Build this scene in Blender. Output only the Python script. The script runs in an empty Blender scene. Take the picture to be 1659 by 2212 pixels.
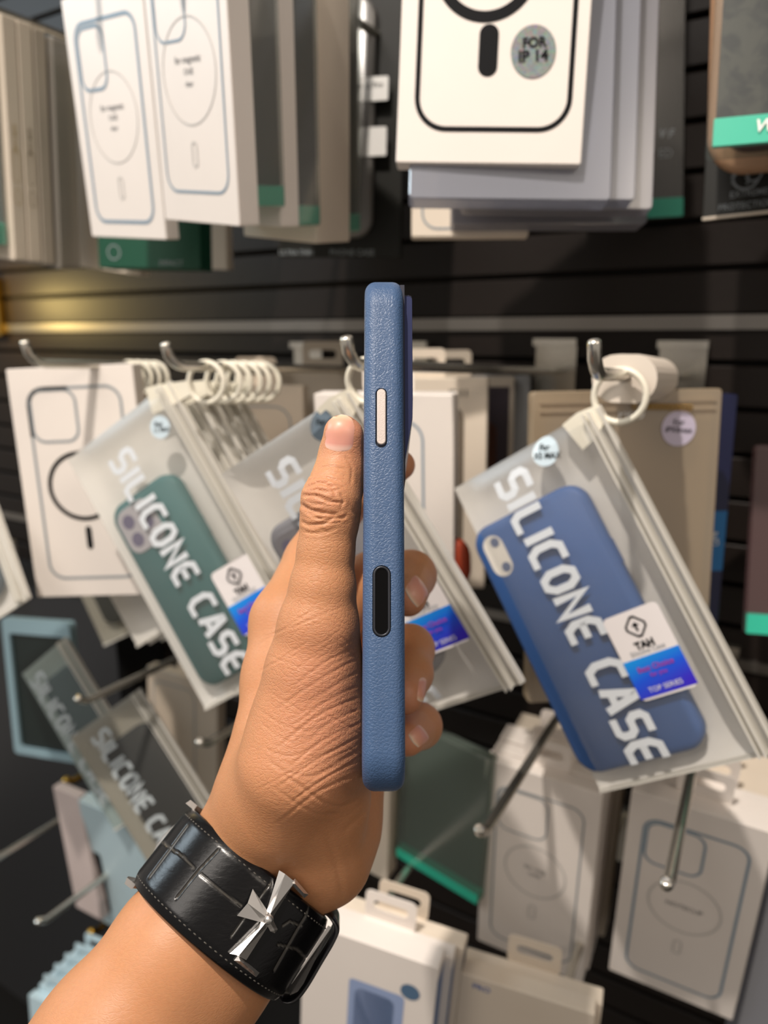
import bpy, bmesh, math, random
import numpy as np
from mathutils import Vector, Matrix
from mathutils.bvhtree import BVHTree

random.seed(7)
scene = bpy.context.scene
COL = scene.collection

# ------------------------------------------------------------------ camera
FPX, IW, IH = 1600.0, 1659, 2212
YAW, PITCH = math.radians(31.2), math.radians(13.4)
CAM = np.array([0.0, 0.0, 1.5])
RT = np.array([math.cos(YAW), math.sin(YAW), 0.0])
FW = np.array([-math.sin(YAW) * math.cos(PITCH), math.cos(YAW) * math.cos(PITCH), -math.sin(PITCH)])
UP = np.cross(RT, FW)
VIEW = np.array([RT, FW, UP])            # rows: right, forward, up
cam_data = bpy.data.cameras.new('camera')
cam_data.sensor_fit = 'VERTICAL'
cam_data.sensor_height = 36.0
cam_data.sensor_width = 27.0
cam_data.lens = FPX / IH * 36.0
cam_data.clip_start = 0.01
cam_data.dof.use_dof = True
cam_data.dof.focus_distance = 0.216
cam_data.dof.aperture_fstop = 26.04 / 2.85
cam = bpy.data.objects.new('camera', cam_data)
COL.objects.link(cam)
cam.matrix_world = Matrix(((RT[0], UP[0], -FW[0], CAM[0]), (RT[1], UP[1], -FW[1], CAM[1]), (RT[2], UP[2], -FW[2], CAM[2]), (0, 0, 0, 1)))
scene.camera = cam

# ------------------------------------------------------------------ world, lamps, exposure
world = bpy.data.worlds.new('shop_room_light')
scene.world = world
world.use_nodes = True
bg = world.node_tree.nodes['Background']
bg.inputs[0].default_value = (1.0, 0.90, 0.80, 1)
bg.inputs[1].default_value = 0.34

def lamp(name, loc, target, power, color, size=0.08, kind='SPOT', angle=60, blend=0.6):
    d = bpy.data.lights.new(name, kind)
    d.energy = power
    d.color = color
    if kind == 'SPOT':
        d.shadow_soft_size = size
        d.spot_size = math.radians(angle)
        d.spot_blend = blend
    elif kind == 'POINT':
        d.shadow_soft_size = size
    elif kind == 'AREA':
        d.shape = 'DISK'
        d.size = size
    o = bpy.data.objects.new(name, d)
    COL.objects.link(o)
    o.location = loc
    o.rotation_euler = (Vector(target) - Vector(loc)).to_track_quat('-Z', 'Y').to_euler()
    return o

lamp('ceiling_spot', (-0.22, -0.45, 2.85), (-0.27, 0.33, 1.39), 110, (1.0, 0.91, 0.82), 0.022, angle=36, blend=0.7)
lamp('ceiling_spot', (1.25, -0.35, 2.5), (-0.1, 0.45, 1.6), 22, (1.0, 0.86, 0.72), 0.30, angle=50, blend=0.9)
lamp('soft_fill', (-0.5, -1.1, 2.6), (-0.1, 0.4, 1.4), 9, (1.0, 0.93, 0.86), 0.8, 'AREA')  # added soft fill from behind the camera, no real panel
lamp('soft_fill', (-1.7, -0.2, 2.2), (-0.5, 0.5, 1.1), 7, (0.75, 0.90, 1.0), 0.5, 'AREA')  # added cool fill from the left, not a known fixture
lamp('added_glow_light', (-0.975, 0.565, 1.545), (-1.0, 0.6, 1.5), 1.2, (1.0, 0.72, 0.25), 0.02, 'POINT')  # unseen point light added for the gold glow at the wall's left end

scene.view_settings.view_transform = 'Standard'
scene.view_settings.look = 'None'
scene.view_settings.exposure = 0.12
scene.view_settings.gamma = 1.0
scene.view_settings.use_curve_mapping = False

# ------------------------------------------------------------------ helpers
def ray(u, v):
    d = (u - IW / 2) / FPX * RT + FW - (v - IH / 2) / FPX * UP
    return d
def on_plane(u, v, y):
    """point of the sight line (u, v) on the upright plane at distance y from the lens"""
    d = ray(u, v)
    return CAM + d * (y / d[1])
def at(u, v, D):
    return CAM + ray(u, v) * D
def project(p):
    q = VIEW @ (np.asarray(p, float) - CAM)
    return np.array([IW / 2 + q[0] / q[1] * FPX, IH / 2 - q[2] / q[1] * FPX])

def srgb(h):
    h = h.lstrip('#')
    c = [int(h[i:i + 2], 16) / 255 for i in (0, 2, 4)]
    return tuple(x / 12.92 if x <= 0.04045 else ((x + 0.055) / 1.055) ** 2.4 for x in c) + (1.0,)

def mesh_obj(name, verts, faces, mat=None, parent=None, smooth=False, uvs=None):
    me = bpy.data.meshes.new(name)
    off = np.array(ORIGIN.get(parent.name if parent else None, (0, 0, 0)), float)
    me.from_pydata([tuple(np.asarray(v, float) - off) for v in verts], [], [tuple(int(i) for i in f) for f in faces])
    me.update()
    o = bpy.data.objects.new(name, me)
    COL.objects.link(o)
    if parent is not None:
        o.parent = parent
        ORIGIN[o.name] = tuple(off)
    if mat is not None:
        me.materials.append(mat)
    if smooth:
        me.polygons.foreach_set('use_smooth', [True] * len(me.polygons))
    return o
ORIGIN = {None: (0, 0, 0)}

def thing(name, label, cat, loc, group=None):
    o = bpy.data.objects.new(name, None)
    o.empty_display_size = 0.02
    COL.objects.link(o)
    o.location = tuple(float(x) for x in loc)
    ORIGIN[o.name] = tuple(float(x) for x in loc)
    tag(o, label, cat, group)
    return o
def tag(o, label=None, cat=None, group=None, kind=None):
    if label: o['label'] = label
    if cat: o['category'] = cat
    if group: o['group'] = group
    if kind: o['kind'] = kind
    return o

class Geo:
    def __init__(s): s.v, s.f = [], []
    def add(s, verts, faces):
        n = len(s.v)
        s.v.extend([np.asarray(v, float) for v in verts])
        s.f.extend([tuple(i + n for i in f) for f in faces])
        return s
    def obj(s, name, mat, parent=None, smooth=False):
        return mesh_obj(name, s.v, s.f, mat, parent, smooth)

def frames(path, closed=False):
    P = [np.asarray(p, float) for p in path]
    n = len(P)
    T = []
    for i in range(n):
        a = P[(i - 1) % n] if (closed or i > 0) else P[i]
        b = P[(i + 1) % n] if (closed or i < n - 1) else P[i]
        t = b - a
        T.append(t / (np.linalg.norm(t) + 1e-12))
    ref = np.array([0, 0, 1.0]) if abs(T[0][2]) < 0.9 else np.array([1.0, 0, 0])
    N = np.cross(T[0], ref); N /= np.linalg.norm(N)
    out = []
    for t in T:
        N = N - t * np.dot(N, t); N /= (np.linalg.norm(N) + 1e-12)
        out.append((N, np.cross(t, N)))
    return P, out
def tube(path, rad, seg=10, closed=False, caps=True):
    P, fr = frames(path, closed)
    n = len(P)
    R = rad if hasattr(rad, '__len__') else [rad] * n
    V, F = [], []
    for i in range(n):
        for k in range(seg):
            a = 2 * math.pi * k / seg
            V.append(P[i] + R[i] * (math.cos(a) * fr[i][0] + math.sin(a) * fr[i][1]))
    for i in range(n if closed else n - 1):
        j = (i + 1) % n
        for k in range(seg):
            l = (k + 1) % seg
            F.append((i * seg + k, i * seg + l, j * seg + l, j * seg + k))
    if caps and not closed:
        F.append(tuple(range(seg))[::-1])
        F.append(tuple((n - 1) * seg + k for k in range(seg)))
    return V, F

def fix_normals(o):
    b = bmesh.new(); b.from_mesh(o.data)
    bmesh.ops.recalc_face_normals(b, faces=b.faces); b.to_mesh(o.data); b.free()

# ------------------------------------------------------------------ materials
def nodes_of(m):
    m.use_nodes = True
    return m.node_tree, m.node_tree.nodes['Principled BSDF']
def setin(b, **kw):
    for k, v in kw.items():
        b.inputs[k.replace('_', ' ')].default_value = v
MATS = {}
def pbr(name, color, rough=0.5, metal=0.0, noise=0.0, nscale=60.0, bump=0.0, bscale=300.0, spec=0.5, coat=0.0):
    if name in MATS: return MATS[name]
    m = bpy.data.materials.new(name); MATS[name] = m
    t, b = nodes_of(m)
    c = srgb(color) if isinstance(color, str) else tuple(color)
    setin(b, Base_Color=c, Roughness=rough, Metallic=metal)
    b.inputs['Specular IOR Level'].default_value = spec
    b.inputs['Coat Weight'].default_value = coat
    geo = t.nodes.new('ShaderNodeNewGeometry')
    if noise:
        n = t.nodes.new('ShaderNodeTexNoise'); n.inputs['Scale'].default_value = nscale; n.inputs['Detail'].default_value = 3
        t.links.new(geo.outputs['Position'], n.inputs['Vector'])
        mx = t.nodes.new('ShaderNodeMix'); mx.data_type = 'RGBA'
        mx.inputs[6].default_value = tuple(x * (1 - noise) for x in c[:3]) + (1,)
        mx.inputs[7].default_value = tuple(min(1, x * (1 + noise)) for x in c[:3]) + (1,)
        t.links.new(n.outputs['Fac'], mx.inputs[0]); t.links.new(mx.outputs[2], b.inputs['Base Color'])
    if bump:
        n = t.nodes.new('ShaderNodeTexNoise'); n.inputs['Scale'].default_value = bscale; n.inputs['Detail'].default_value = 2
        t.links.new(geo.outputs['Position'], n.inputs['Vector'])
        bp = t.nodes.new('ShaderNodeBump'); bp.inputs['Strength'].default_value = bump; bp.inputs['Distance'].default_value = 0.0005
        t.links.new(n.outputs['Fac'], bp.inputs['Height']); t.links.new(bp.outputs['Normal'], b.inputs['Normal'])
    return m
def film(name, color, clear=0.5, rough=0.35, gloss=0.12, trans=0.3, noise=0.0, tint=0.65):
    """thin plastic: part see-through, part diffuse, a little gloss"""
    if name in MATS: return MATS[name]
    m = bpy.data.materials.new(name); MATS[name] = m
    m.use_nodes = True
    t = m.node_tree; t.nodes.clear()
    out = t.nodes.new('ShaderNodeOutputMaterial')
    c = srgb(color)
    tr = t.nodes.new('ShaderNodeBsdfTransparent'); tr.inputs[0].default_value = tuple(1 - tint + tint * x for x in c[:3]) + (1,)
    df = t.nodes.new('ShaderNodeBsdfDiffuse'); df.inputs[0].default_value = c
    tl = t.nodes.new('ShaderNodeBsdfTranslucent'); tl.inputs[0].default_value = c
    gl = t.nodes.new('ShaderNodeBsdfGlossy'); gl.inputs['Roughness'].default_value = rough; gl.inputs[0].default_value = (1, 1, 1, 1)
    m1 = t.nodes.new('ShaderNodeMixShader'); m1.inputs[0].default_value = trans
    m2 = t.nodes.new('ShaderNodeMixShader'); m2.inputs[0].default_value = clear
    m3 = t.nodes.new('ShaderNodeMixShader'); m3.inputs[0].default_value = gloss
    t.links.new(df.outputs[0], m1.inputs[1]); t.links.new(tl.outputs[0], m1.inputs[2])
    t.links.new(m1.outputs[0], m2.inputs[1]); t.links.new(tr.outputs[0], m2.inputs[2])
    t.links.new(m2.outputs[0], m3.inputs[1]); t.links.new(gl.outputs[0], m3.inputs[2])
    t.links.new(m3.outputs[0], out.inputs[0])
    if noise:
        geo = t.nodes.new('ShaderNodeNewGeometry')
        n = t.nodes.new('ShaderNodeTexNoise'); n.inputs['Scale'].default_value = 40; n.inputs['Detail'].default_value = 2
        t.links.new(geo.outputs['Position'], n.inputs['Vector'])
        mp = t.nodes.new('ShaderNodeMapRange'); mp.inputs[3].default_value = clear - noise; mp.inputs[4].default_value = clear + noise
        t.links.new(n.outputs['Fac'], mp.inputs[0]); t.links.new(mp.outputs[0], m2.inputs[0])
    return m

# ------------------------------------------------------------------ rectangles standing where the photograph shows them
class Face:
    """a rigid rectangle w x h: origin at its top left corner, ex right, ez up, n towards the room"""
    def __init__(s, o, ex, ez, w, h):
        s.o, s.ex, s.ez, s.w, s.h = map(lambda a: np.array(a, float) if hasattr(a, '__len__') else a, (o, ex, ez, w, h))
        s.n = np.cross(s.ex, s.ez)               # x right, z up -> -y, towards the viewer
    def p(s, x, z, d=0.0):                        # x to the right, z downwards, d proud of the face
        return s.o + s.ex * x - s.ez * z + s.n * d
    def local(s, u, v, d=0.0):
        r = ray(u, v)
        o = s.o + s.n * d
        t = np.dot(o - CAM, s.n) / np.dot(r, s.n)
        q = CAM + r * t - o
        return np.dot(q, s.ex), -np.dot(q, s.ez)
    def moved(s, dx=0, dy=0, dz=0, roll=0.0, w=None, h=None):
        ex, ez = s.ex, s.ez
        if roll:
            c, k = math.cos(roll), math.sin(roll)
            ex, ez = c * ex - k * ez, k * ex + c * ez
        return Face(s.o + np.array([dx, dy, dz]), ex, ez, w or s.w, h or s.h)

def rotmat(yaw, lean, roll):
    cy, sy = math.cos(yaw), math.sin(yaw)
    cl, sl = math.cos(lean), math.sin(lean)
    cr, sr = math.cos(roll), math.sin(roll)
    Rz = np.array([[cy, -sy, 0], [sy, cy, 0], [0, 0, 1]])
    Rx = np.array([[1, 0, 0], [0, cl, -sl], [0, sl, cl]])
    Ry = np.array([[cr, 0, sr], [0, 1, 0], [-sr, 0, cr]])
    return Rz @ Rx @ Ry
FITLOG = []
def fit(name, corners, w, h, y0=0.4, yaw0=0.0, roll0=0.0, sy=0.35, sl=0.12, hs=0.06, spx=4.0, wt=(1, 1, 1, 1), ys=9.0):
    """pose of a w x h rectangle whose corners (tl, tr, br, bl) fall on the given sight lines"""
    C = [np.array(c, float) for c in corners]
    cu = sum(C) / 4
    c0 = on_plane(cu[0], cu[1], y0)
    x = np.array([c0[0], c0[1], c0[2], yaw0, 0.0, roll0, 0.0])
    def res(x):
        R = rotmat(*x[3:6]); hh = h * math.exp(x[6])
        r = []
        for (sx, sz), c, k in zip(((-1, 1), (1, 1), (1, -1), (-1, -1)), C, wt):
            q = project(x[:3] + R[:, 0] * sx * w / 2 + R[:, 2] * sz * hh / 2)
            r += list((q - c) / spx * k)
        return np.array(r + [(x[3] - yaw0) / sy, x[4] / sl, x[6] / hs, (x[1] - y0) / ys])
    lam = 1e-2
    r = res(x)
    for _ in range(60):
        J = np.empty((len(r), 7))
        for i in range(7):
            dx = np.zeros(7); dx[i] = 1e-5
            J[:, i] = (res(x + dx) - r) / 1e-5
        H = J.T @ J
        st = np.linalg.solve(H + lam * np.diag(np.diag(H)), -J.T @ r)
        rn = res(x + st)
        if rn @ rn < r @ r: x, r, lam = x + st, rn, lam * 0.4
        else: lam *= 5
    R = rotmat(*x[3:6]); hh = h * math.exp(x[6])
    o = x[:3] - R[:, 0] * w / 2 + R[:, 2] * hh / 2
    e = np.abs(r[:8]).max() * spx
    FITLOG.append('%-22s y=%.3f yaw=%5.1f lean=%5.1f roll=%6.1f h=%.3f maxerr=%.1fpx' % (name, x[1], *[math.degrees(a) for a in x[3:6]], hh, e))
    return Face(o, R[:, 0], R[:, 2], w, hh)

# ---- flat shapes in a face's own x / z(down) coordinates
def rr_pts(x0, z0, x1, z1, r, n=6):
    pts = []
    for cx, cz, a0 in ((x1 - r, z0 + r, -90), (x1 - r, z1 - r, 0), (x0 + r, z1 - r, 90), (x0 + r, z0 + r, 180)):
        for k in range(n + 1):
            a = math.radians(a0 + 90 * k / n)
            pts.append((cx + r * math.cos(a), cz + r * math.sin(a)))
    return pts
def strip_poly(pts_out, pts_in):
    n = len(pts_out)
    return pts_out + pts_in, [(i, (i + 1) % n, n + (i + 1) % n, n + i) for i in range(n)]
def outline(x0, z0, x1, z1, r, wd, n=6):
    return strip_poly(rr_pts(x0, z0, x1, z1, r, n), rr_pts(x0 + wd, z0 + wd, x1 - wd, z1 - wd, max(r - wd, 1e-4), n))
def ring2(cx, cz, r, wd, n=40, a0=0, a1=360):
    full = (a1 - a0) >= 360
    V, F = [], []
    m = n if full else n + 1
    for k in range(m):
        a = math.radians(a0 + (a1 - a0) * k / n)
        V += [(cx + r * math.cos(a), cz + r * math.sin(a)), (cx + (r - wd) * math.cos(a), cz + (r - wd) * math.sin(a))]
    for k in range(n if full else m - 1):
        j = (k + 1) % m
        F.append((2 * k, 2 * j, 2 * j + 1, 2 * k + 1))
    return V, F
def fill(pts):
    return pts, [tuple(range(len(pts)))]
def disc2(cx, cz, r, n=32, rz=None):
    return fill([(cx + r * math.cos(2 * math.pi * k / n), cz + (rz or r) * math.sin(2 * math.pi * k / n)) for k in range(n)])
def text2(s, cx, cz, size, rot=0.0, bold=0.0, shear=0.0, xs=1.0):
    """text as triangles, centred, rot in degrees clockwise on the face"""
    cu = bpy.data.curves.new('t', 'FONT'); cu.body = s; cu.size = size; cu.align_x = 'CENTER'; cu.align_y = 'CENTER'
    cu.offset = bold * size; cu.shear = shear; cu.resolution_u = 3
    o = bpy.data.objects.new('t', cu)
    me = bpy.data.meshes.new_from_object(o)
    a = math.radians(rot)
    V = [(cx + v.co.x * xs * math.cos(a) + v.co.y * math.sin(a), cz + v.co.x * xs * math.sin(a) - v.co.y * math.cos(a)) for v in me.vertices]
    F = [tuple(p.vertices) for p in me.polygons]
    bpy.data.objects.remove(o); bpy.data.curves.remove(cu); bpy.data.meshes.remove(me)
    return V, F
GLYPH = {  # stroke letters in a 1 x 1 cell, z down
 'S': [[(1, .0), (.25, .0), (.05, .12), (.05, .36), (.25, .5), (.75, .5), (.95, .64), (.95, .88), (.75, 1), (0, 1)]],
 'I': [[(.1, 0), (.1, 1)]], 'L': [[(.05, 0), (.05, .8), (.25, 1), (1, 1)]],
 'C': [[(1, 0), (.3, 0), (.05, .25), (.05, .75), (.3, 1), (1, 1)]],
 'O': [[(.3, 0), (.7, 0), (.95, .25), (.95, .75), (.7, 1), (.3, 1), (.05, .75), (.05, .25), (.3, 0)]],
 'N': [[(.05, 1), (.05, 0), (.95, 1), (.95, 0)]],
 'E': [[(1, 0), (.3, 0), (.05, .25), (.05, .75), (.3, 1), (1, 1)], [(.05, .5), (.9, .5)]],
 'A': [[(0, 1), (.42, 0), (.58, 0), (1, 1)], [(.2, .68), (.8, .68)]]}
GW = {'I': 0.2, ' ': 0.45}
def stroke_text(s, x, z, length, height, wd, down=True):
    """letters run down the face, their tops to the right"""
    tot = sum(GW.get(c, 1.0) for c in s) + 0.42 * (len(s) - 1)
    cw = length / tot
    out_v, out_f = [], []
    pos = 0.0
    for c in s:
        for pl in GLYPH.get(c, []):
            P = [np.array((x + height * (1 - b), z + (pos + a) * cw)) for a, b in pl]
            closed = np.allclose(P[0], P[-1])
            if closed: P = P[:-1]
            n = len(P)
            L, R_ = [], []
            for i in range(n):
                a = P[(i - 1) % n] if (closed or i) else None
                b = P[(i + 1) % n] if (closed or i < n - 1) else None
                d1 = (P[i] - a) if a is not None else (b - P[i]); d2 = (b - P[i]) if b is not None else d1
                d1 = d1 / np.linalg.norm(d1); d2 = d2 / np.linalg.norm(d2)
                m = d1 + d2; m = m / (np.linalg.norm(m) + 1e-9)
                nn = np.array((-m[1], m[0])); k = 1 / max(0.45, abs(np.dot(nn, (-d1[1], d1[0]))))
                L.append(P[i] + nn * wd / 2 * k); R_.append(P[i] - nn * wd / 2 * k)
            base = len(out_v)
            out_v += [tuple(q) for q in L] + [tuple(q) for q in R_]
            for i in range(n if closed else n - 1):
                j = (i + 1) % n
                out_f.append((base + i, base + j, base + n + j, base + n + i))
        pos += GW.get(c, 1.0) + 0.42
    return out_v, out_f

def printed(face, name, shapes, mat, parent, d=0.00025, label=None):
    g = Geo()
    for V, F in shapes:
        g.add([face.p(x, z, d) for x, z in V], F)
    o = g.obj(name, mat, parent)
    if label: o['label'] = label
    return o
def slab(face, x0, z0, x1, z1, d0, d1, r=None, n=5, bev=0.0):
    """a plate between depths d0 (far) and d1 (near), corners rounded by r"""
    r = r if r else 0.0006
    levels = [(0, d0)]
    levels = [(bev, d0), (0, d0 + bev), (0, d1 - bev), (bev, d1)] if bev else [(0, d0), (0, d1)]
    V, F = [], []
    m = 4 * (n + 1)
    for off, d in levels:
        V += [face.p(x, z, d) for x, z in rr_pts(x0 + off, z0 + off, x1 - off, z1 - off, max(r - off, 1e-4), n)]
    for k in range(len(levels) - 1):
        for i in range(m):
            j = (i + 1) % m
            F.append((k * m + i, k * m + j, (k + 1) * m + j, (k + 1) * m + i))
    F.append(tuple(range(m))[::-1]); F.append(tuple((len(levels) - 1) * m + i for i in range(m)))
    return V, F

# ================================================================== the shop wall
WY = 0.64
WOOD = pbr('dark_brown_slat', '#1b1410', 0.5, spec=0.3, noise=0.25, nscale=14, bump=0.25, bscale=160)
WOODB = pbr('groove_black', '#0d0b0a', 0.8)
STEEL = pbr('chromed_steel', '#d6d2c8', 0.24, 0.9)
ALU = pbr('aluminium_channel', '#8f8b86', 0.35, 0.9)
BRASS = pbr('brass', '#caa24a', 0.2, 1.0)
def boxv(x0, x1, y0, y1, z0, z1, b=0.0):
    V = [(x, y, z) for x in (x0, x1) for y in (y0, y1) for z in (z0, z1)]
    F = [(0, 1, 3, 2), (4, 6, 7, 5), (0, 4, 5, 1), (2, 3, 7, 6), (0, 2, 6, 4), (1, 5, 7, 3)]
    return V, F
wall = tag(mesh_obj('wall_back', *boxv(-1.9, 1.5, WY + 0.012, WY + 0.05, 0, 2.6), WOODB), kind='structure')
tag(mesh_obj('floor', *boxv(-2.4, 2.4, -2.5, WY + 0.05, -0.05, 0), pbr('grey_floor_tile', '#6d6862', 0.4, noise=0.1, nscale=5)), kind='structure')
z = 0.70
sl_mesh = None
while z < 2.25:
    V, F = [], []
    z1 = z + 0.0315
    prof = [(WY + 0.013, z), (WY + 0.0012, z), (WY, z + 0.0012), (WY, z1 - 0.0012), (WY + 0.0012, z1), (WY + 0.013, z1)]
    if sl_mesh is None:
        V = [(x, y, zz - z) for x in (-1.8, 1.4) for y, zz in prof]
        F = [(i, i + 1, 7 + i, 6 + i) for i in range(5)] + [tuple(range(6))[::-1], tuple(range(6, 12))]
        o = mesh_obj('slat', V, F, WOOD, wall); sl_mesh = o.data
    else:
        o = bpy.data.objects.new('slat', sl_mesh); COL.objects.link(o); o.parent = wall
    o.location = (0, 0, z)
    z += 0.0355
tag(mesh_obj('trim_1', *boxv(-1.8, 1.4, WY - 0.004, WY + 0.004, 1.5045, 1.5155), ALU), kind='structure')
tag(mesh_obj('trim_2', *boxv(-1.8, 1.4, WY - 0.004, WY + 0.004, 1.231, 1.240), ALU), kind='structure')
tag(mesh_obj('trim_3', *boxv(-1.45, -0.735, WY - 0.075, WY - 0.002, 0.4, 1.17), pbr('dark_grey_laminate', '#222428', 0.4)), kind='structure')

def hook(u, v, y, label, rise=13, slope=0.05, mat=STEEL, r=0.0031, wy=WY, plate=True, wx=-0.02, at_=None, group='hooks on the slatted wall'):
    """a bent display hook; (u, v) is where the rod turns up, y how far from the wall it reaches"""
    b = on_plane(u, v, y) if at_ is None else np.array(at_, float)
    root = thing('display_hook', label, 'hook', (b[0] + wx, wy - 0.002, b[2] - (wy - y) * slope), group)
    w = np.array([b[0] + wx, wy - 0.003, b[2] - (wy - y) * slope])
    L_ = rise * 1e-3
    path = [w, w + (b - w) * 0.5, b + np.array([0, 0.006, -0.0003]), b + np.array([0, 0.002, 0.0006]), b + np.array([0, -0.0015, 0.003])]
    path += [b + np.array([0, -0.0035 - L_ * 0.30 * t, 0.003 + L_ * t]) for t in (0.3, 0.6, 0.88, 0.96, 1.0)]
    g = Geo().add(*tube(path, [r] * (len(path) - 3) + [r, r * 0.85, r * 0.5], 12))
    g.obj('rod', mat, root, True)
    if plate:
        x, zc = w[0], w[2]
        gp = Geo().add(*boxv(x - 0.018, x + 0.018, wy - 0.004, wy - 0.001, zc - 0.030, zc + 0.022))
        gp.obj('back_plate', STEEL if mat is STEEL else mat, root)
        Geo().add(*boxv(x - 0.019, x + 0.019, wy - 0.010, wy - 0.001, zc + 0.022, zc + 0.028)).obj('top_lip', mat, root)
    return root, b, w

# ------------------------------------------------------------------ boxes and packs
CARD = pbr('white_carton', '#e4dcd5', 0.42, noise=0.03, nscale=30)
CREAM = pbr('cream_carton', '#dccfbe', 0.45, noise=0.04, nscale=30)
PALE = pbr('pale_blue_carton', '#b8cfd8', 0.42, noise=0.03)
BLACKCARD = pbr('black_carton', '#14140f', 0.5, noise=0.2, nscale=30)
GREENCARD = pbr('green_carton', '#0d4a36', 0.45)
NAVYCARD = pbr('navy_carton', '#151a3d', 0.4)
BLUECARD = pbr('blue_carton', '#2f5f97', 0.4)
INKK = pbr('black_ink', '#0c0d10', 0.65, spec=0.15)
INKD = pbr('dark_grey_ink', '#55565a', 0.6)
INKG = pbr('grey_ink', '#8d9499', 0.5)
INKB = pbr('blue_grey_ink', '#7f93a3', 0.5)
INKL = pbr('light_grey_ink', '#c3bfba', 0.5)
INKW = pbr('white_ink', '#e6e4e0', 0.5)
INKT = pbr('tan_ink', '#8a7a63', 0.5)
TEAL = pbr('teal_card', '#35c3a4', 0.35)
GREYCARD = pbr('grey_insert', '#5d5a55', 0.5, noise=0.15)
INKBLUE = pbr('blue_ink', '#3b62ab', 0.5)

def plate_hole(face, x0, z0, x1, z1, r, hx0, hz0, hx1, hz1, hr, d0, d1):
    O, I = rr_pts(x0, z0, x1, z1, r), rr_pts(hx0, hz0, hx1, hz1, hr)
    n = len(O)
    V = [face.p(x, z, d) for d in (d0, d1) for x, z in O + I]
    F = []
    for i in range(n):
        j = (i + 1) % n
        F += [(i, j, n + j, n + i), (2 * n + i, 3 * n + i, 3 * n + j, 2 * n + j), (i, 2 * n + i, 2 * n + j, j), (n + i, n + j, 3 * n + j, 3 * n + i)]
    return V, F

def carton(face, t, label, mat=None, name='case_box', cat='box', group=None, tab=True, prints=(), d_text=None, sides=None, tabx=0.5):
    mat = mat or CARD
    root = thing(name, label, cat, face.p(face.w / 2, face.h, -t / 2), group)
    o = mesh_obj('carton', *slab(face, 0, 0, face.w, face.h, -t, 0, 0.0012, 2, 0.0005), mat, root)
    fix_normals(o)
    if tab:
        c = face.w * tabx
        o = mesh_obj('hang_tab', *plate_hole(face, c - 0.017, -0.022, c + 0.017, 0.001, 0.004, c - 0.0115, -0.015, c + 0.0115, -0.008, 0.003, -t, -t + 0.0006), mat, root)
        fix_normals(o)
    for nm, shapes, m in prints:
        printed(face, nm, shapes, m, root)
    if sides:
        f2 = Face(face.p(face.w, 0, 0), -face.n, face.ez, t, face.h)
        for nm, shapes, m in sides: printed(f2, nm, shapes, m, root)
    return root
def quad2(x0, z0, x1, z1): return fill([(x0, z0), (x1, z0), (x1, z1), (x0, z1)])

def magsafe_prints(w, h, mat, wd=0.0013, ringm=None, cam='square', cx0=0.012, top=0.017, bot=0.155, txt=None, rr=0.022, small=True, pillm=None, txt_at=0.0, ringw=None):
    x0, x1 = cx0, w - cx0
    P = [('printed_outline', [outline(x0, top, x1, bot, 0.011, wd)], mat)]
    cw_ = 0.040 if cam == 'square' else 0.034
    P.append(('printed_camera_square', [outline(x0 + wd * 1.3, top + wd * 1.3, x0 + cw_, top + 0.040, 0.009, wd * 0.9)], mat))
    P.append(('printed_ring', [ring2((x0 + x1) / 2, (top + bot) / 2 - 0.004, rr, ringw or wd)], ringm or mat))
    if small:
        P.append(('printed_pill', [outline((x0 + x1) / 2 - 0.003, (top + bot) / 2 + rr + 0.004, (x0 + x1) / 2 + 0.003, (top + bot) / 2 + rr + 0.018, 0.0028, 0.0012)], pillm or ringm or mat))
    if txt:
        for k, s in enumerate(txt):
            P.append(('printed_text', [text2(s, (x0 + x1) / 2, (top + bot) / 2 - 0.004 + 0.006 * (k - (len(txt) - 1) / 2) + txt_at, 0.0052 if k == 0 else 0.0042)], INKD))
    return P

ACRYL = film('clear_acetate', '#d9dcd8', clear=0.72, rough=0.12, gloss=0.10, trans=0.4)
ACRYL2 = film('hazy_acetate', '#b9b8c2', clear=0.34, rough=0.25, gloss=0.14, trans=0.5)
def clear_pack(face, t, label, insert=None, band=None, group=None, name='clear_case_pack', shell=None, bandh=0.017, words=None, inset=0.002, case=None):
    root = thing(name, label, 'package', face.p(face.w / 2, face.h, -t / 2), group)
    o = mesh_obj('clear_shell', *slab(face, 0, 0, face.w, face.h, -t, 0, 0.0025, 3, 0.0006), shell or ACRYL, root); fix_normals(o)
    if insert:
        o = mesh_obj('insert_card', *slab(face, inset, 0.003, face.w - inset, face.h - 0.0015, -t + 0.0015, -t + 0.0026, 0.002, 2), insert, root); fix_normals(o)
    if case:
        o = mesh_obj('boxed_case', *slab(face, 0.008, 0.010, face.w - 0.008, face.h - 0.02, -t + 0.004, -0.003, 0.011, 5, 0.0015), case, root); fix_normals(o)
    if band:
        o = mesh_obj('bottom_band', *slab(face, 0.0004, face.h - bandh, face.w - 0.0004, face.h - 0.0008, -t + 0.0008, 0.0002, 0.001, 2), band, root); fix_normals(o)
    if words:
        for s, x, zz, size, m in words:
            printed(face, 'printed_text', [text2(s, x, zz, size, bold=0.015)], m, root, 0.0002)
    return root

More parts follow.
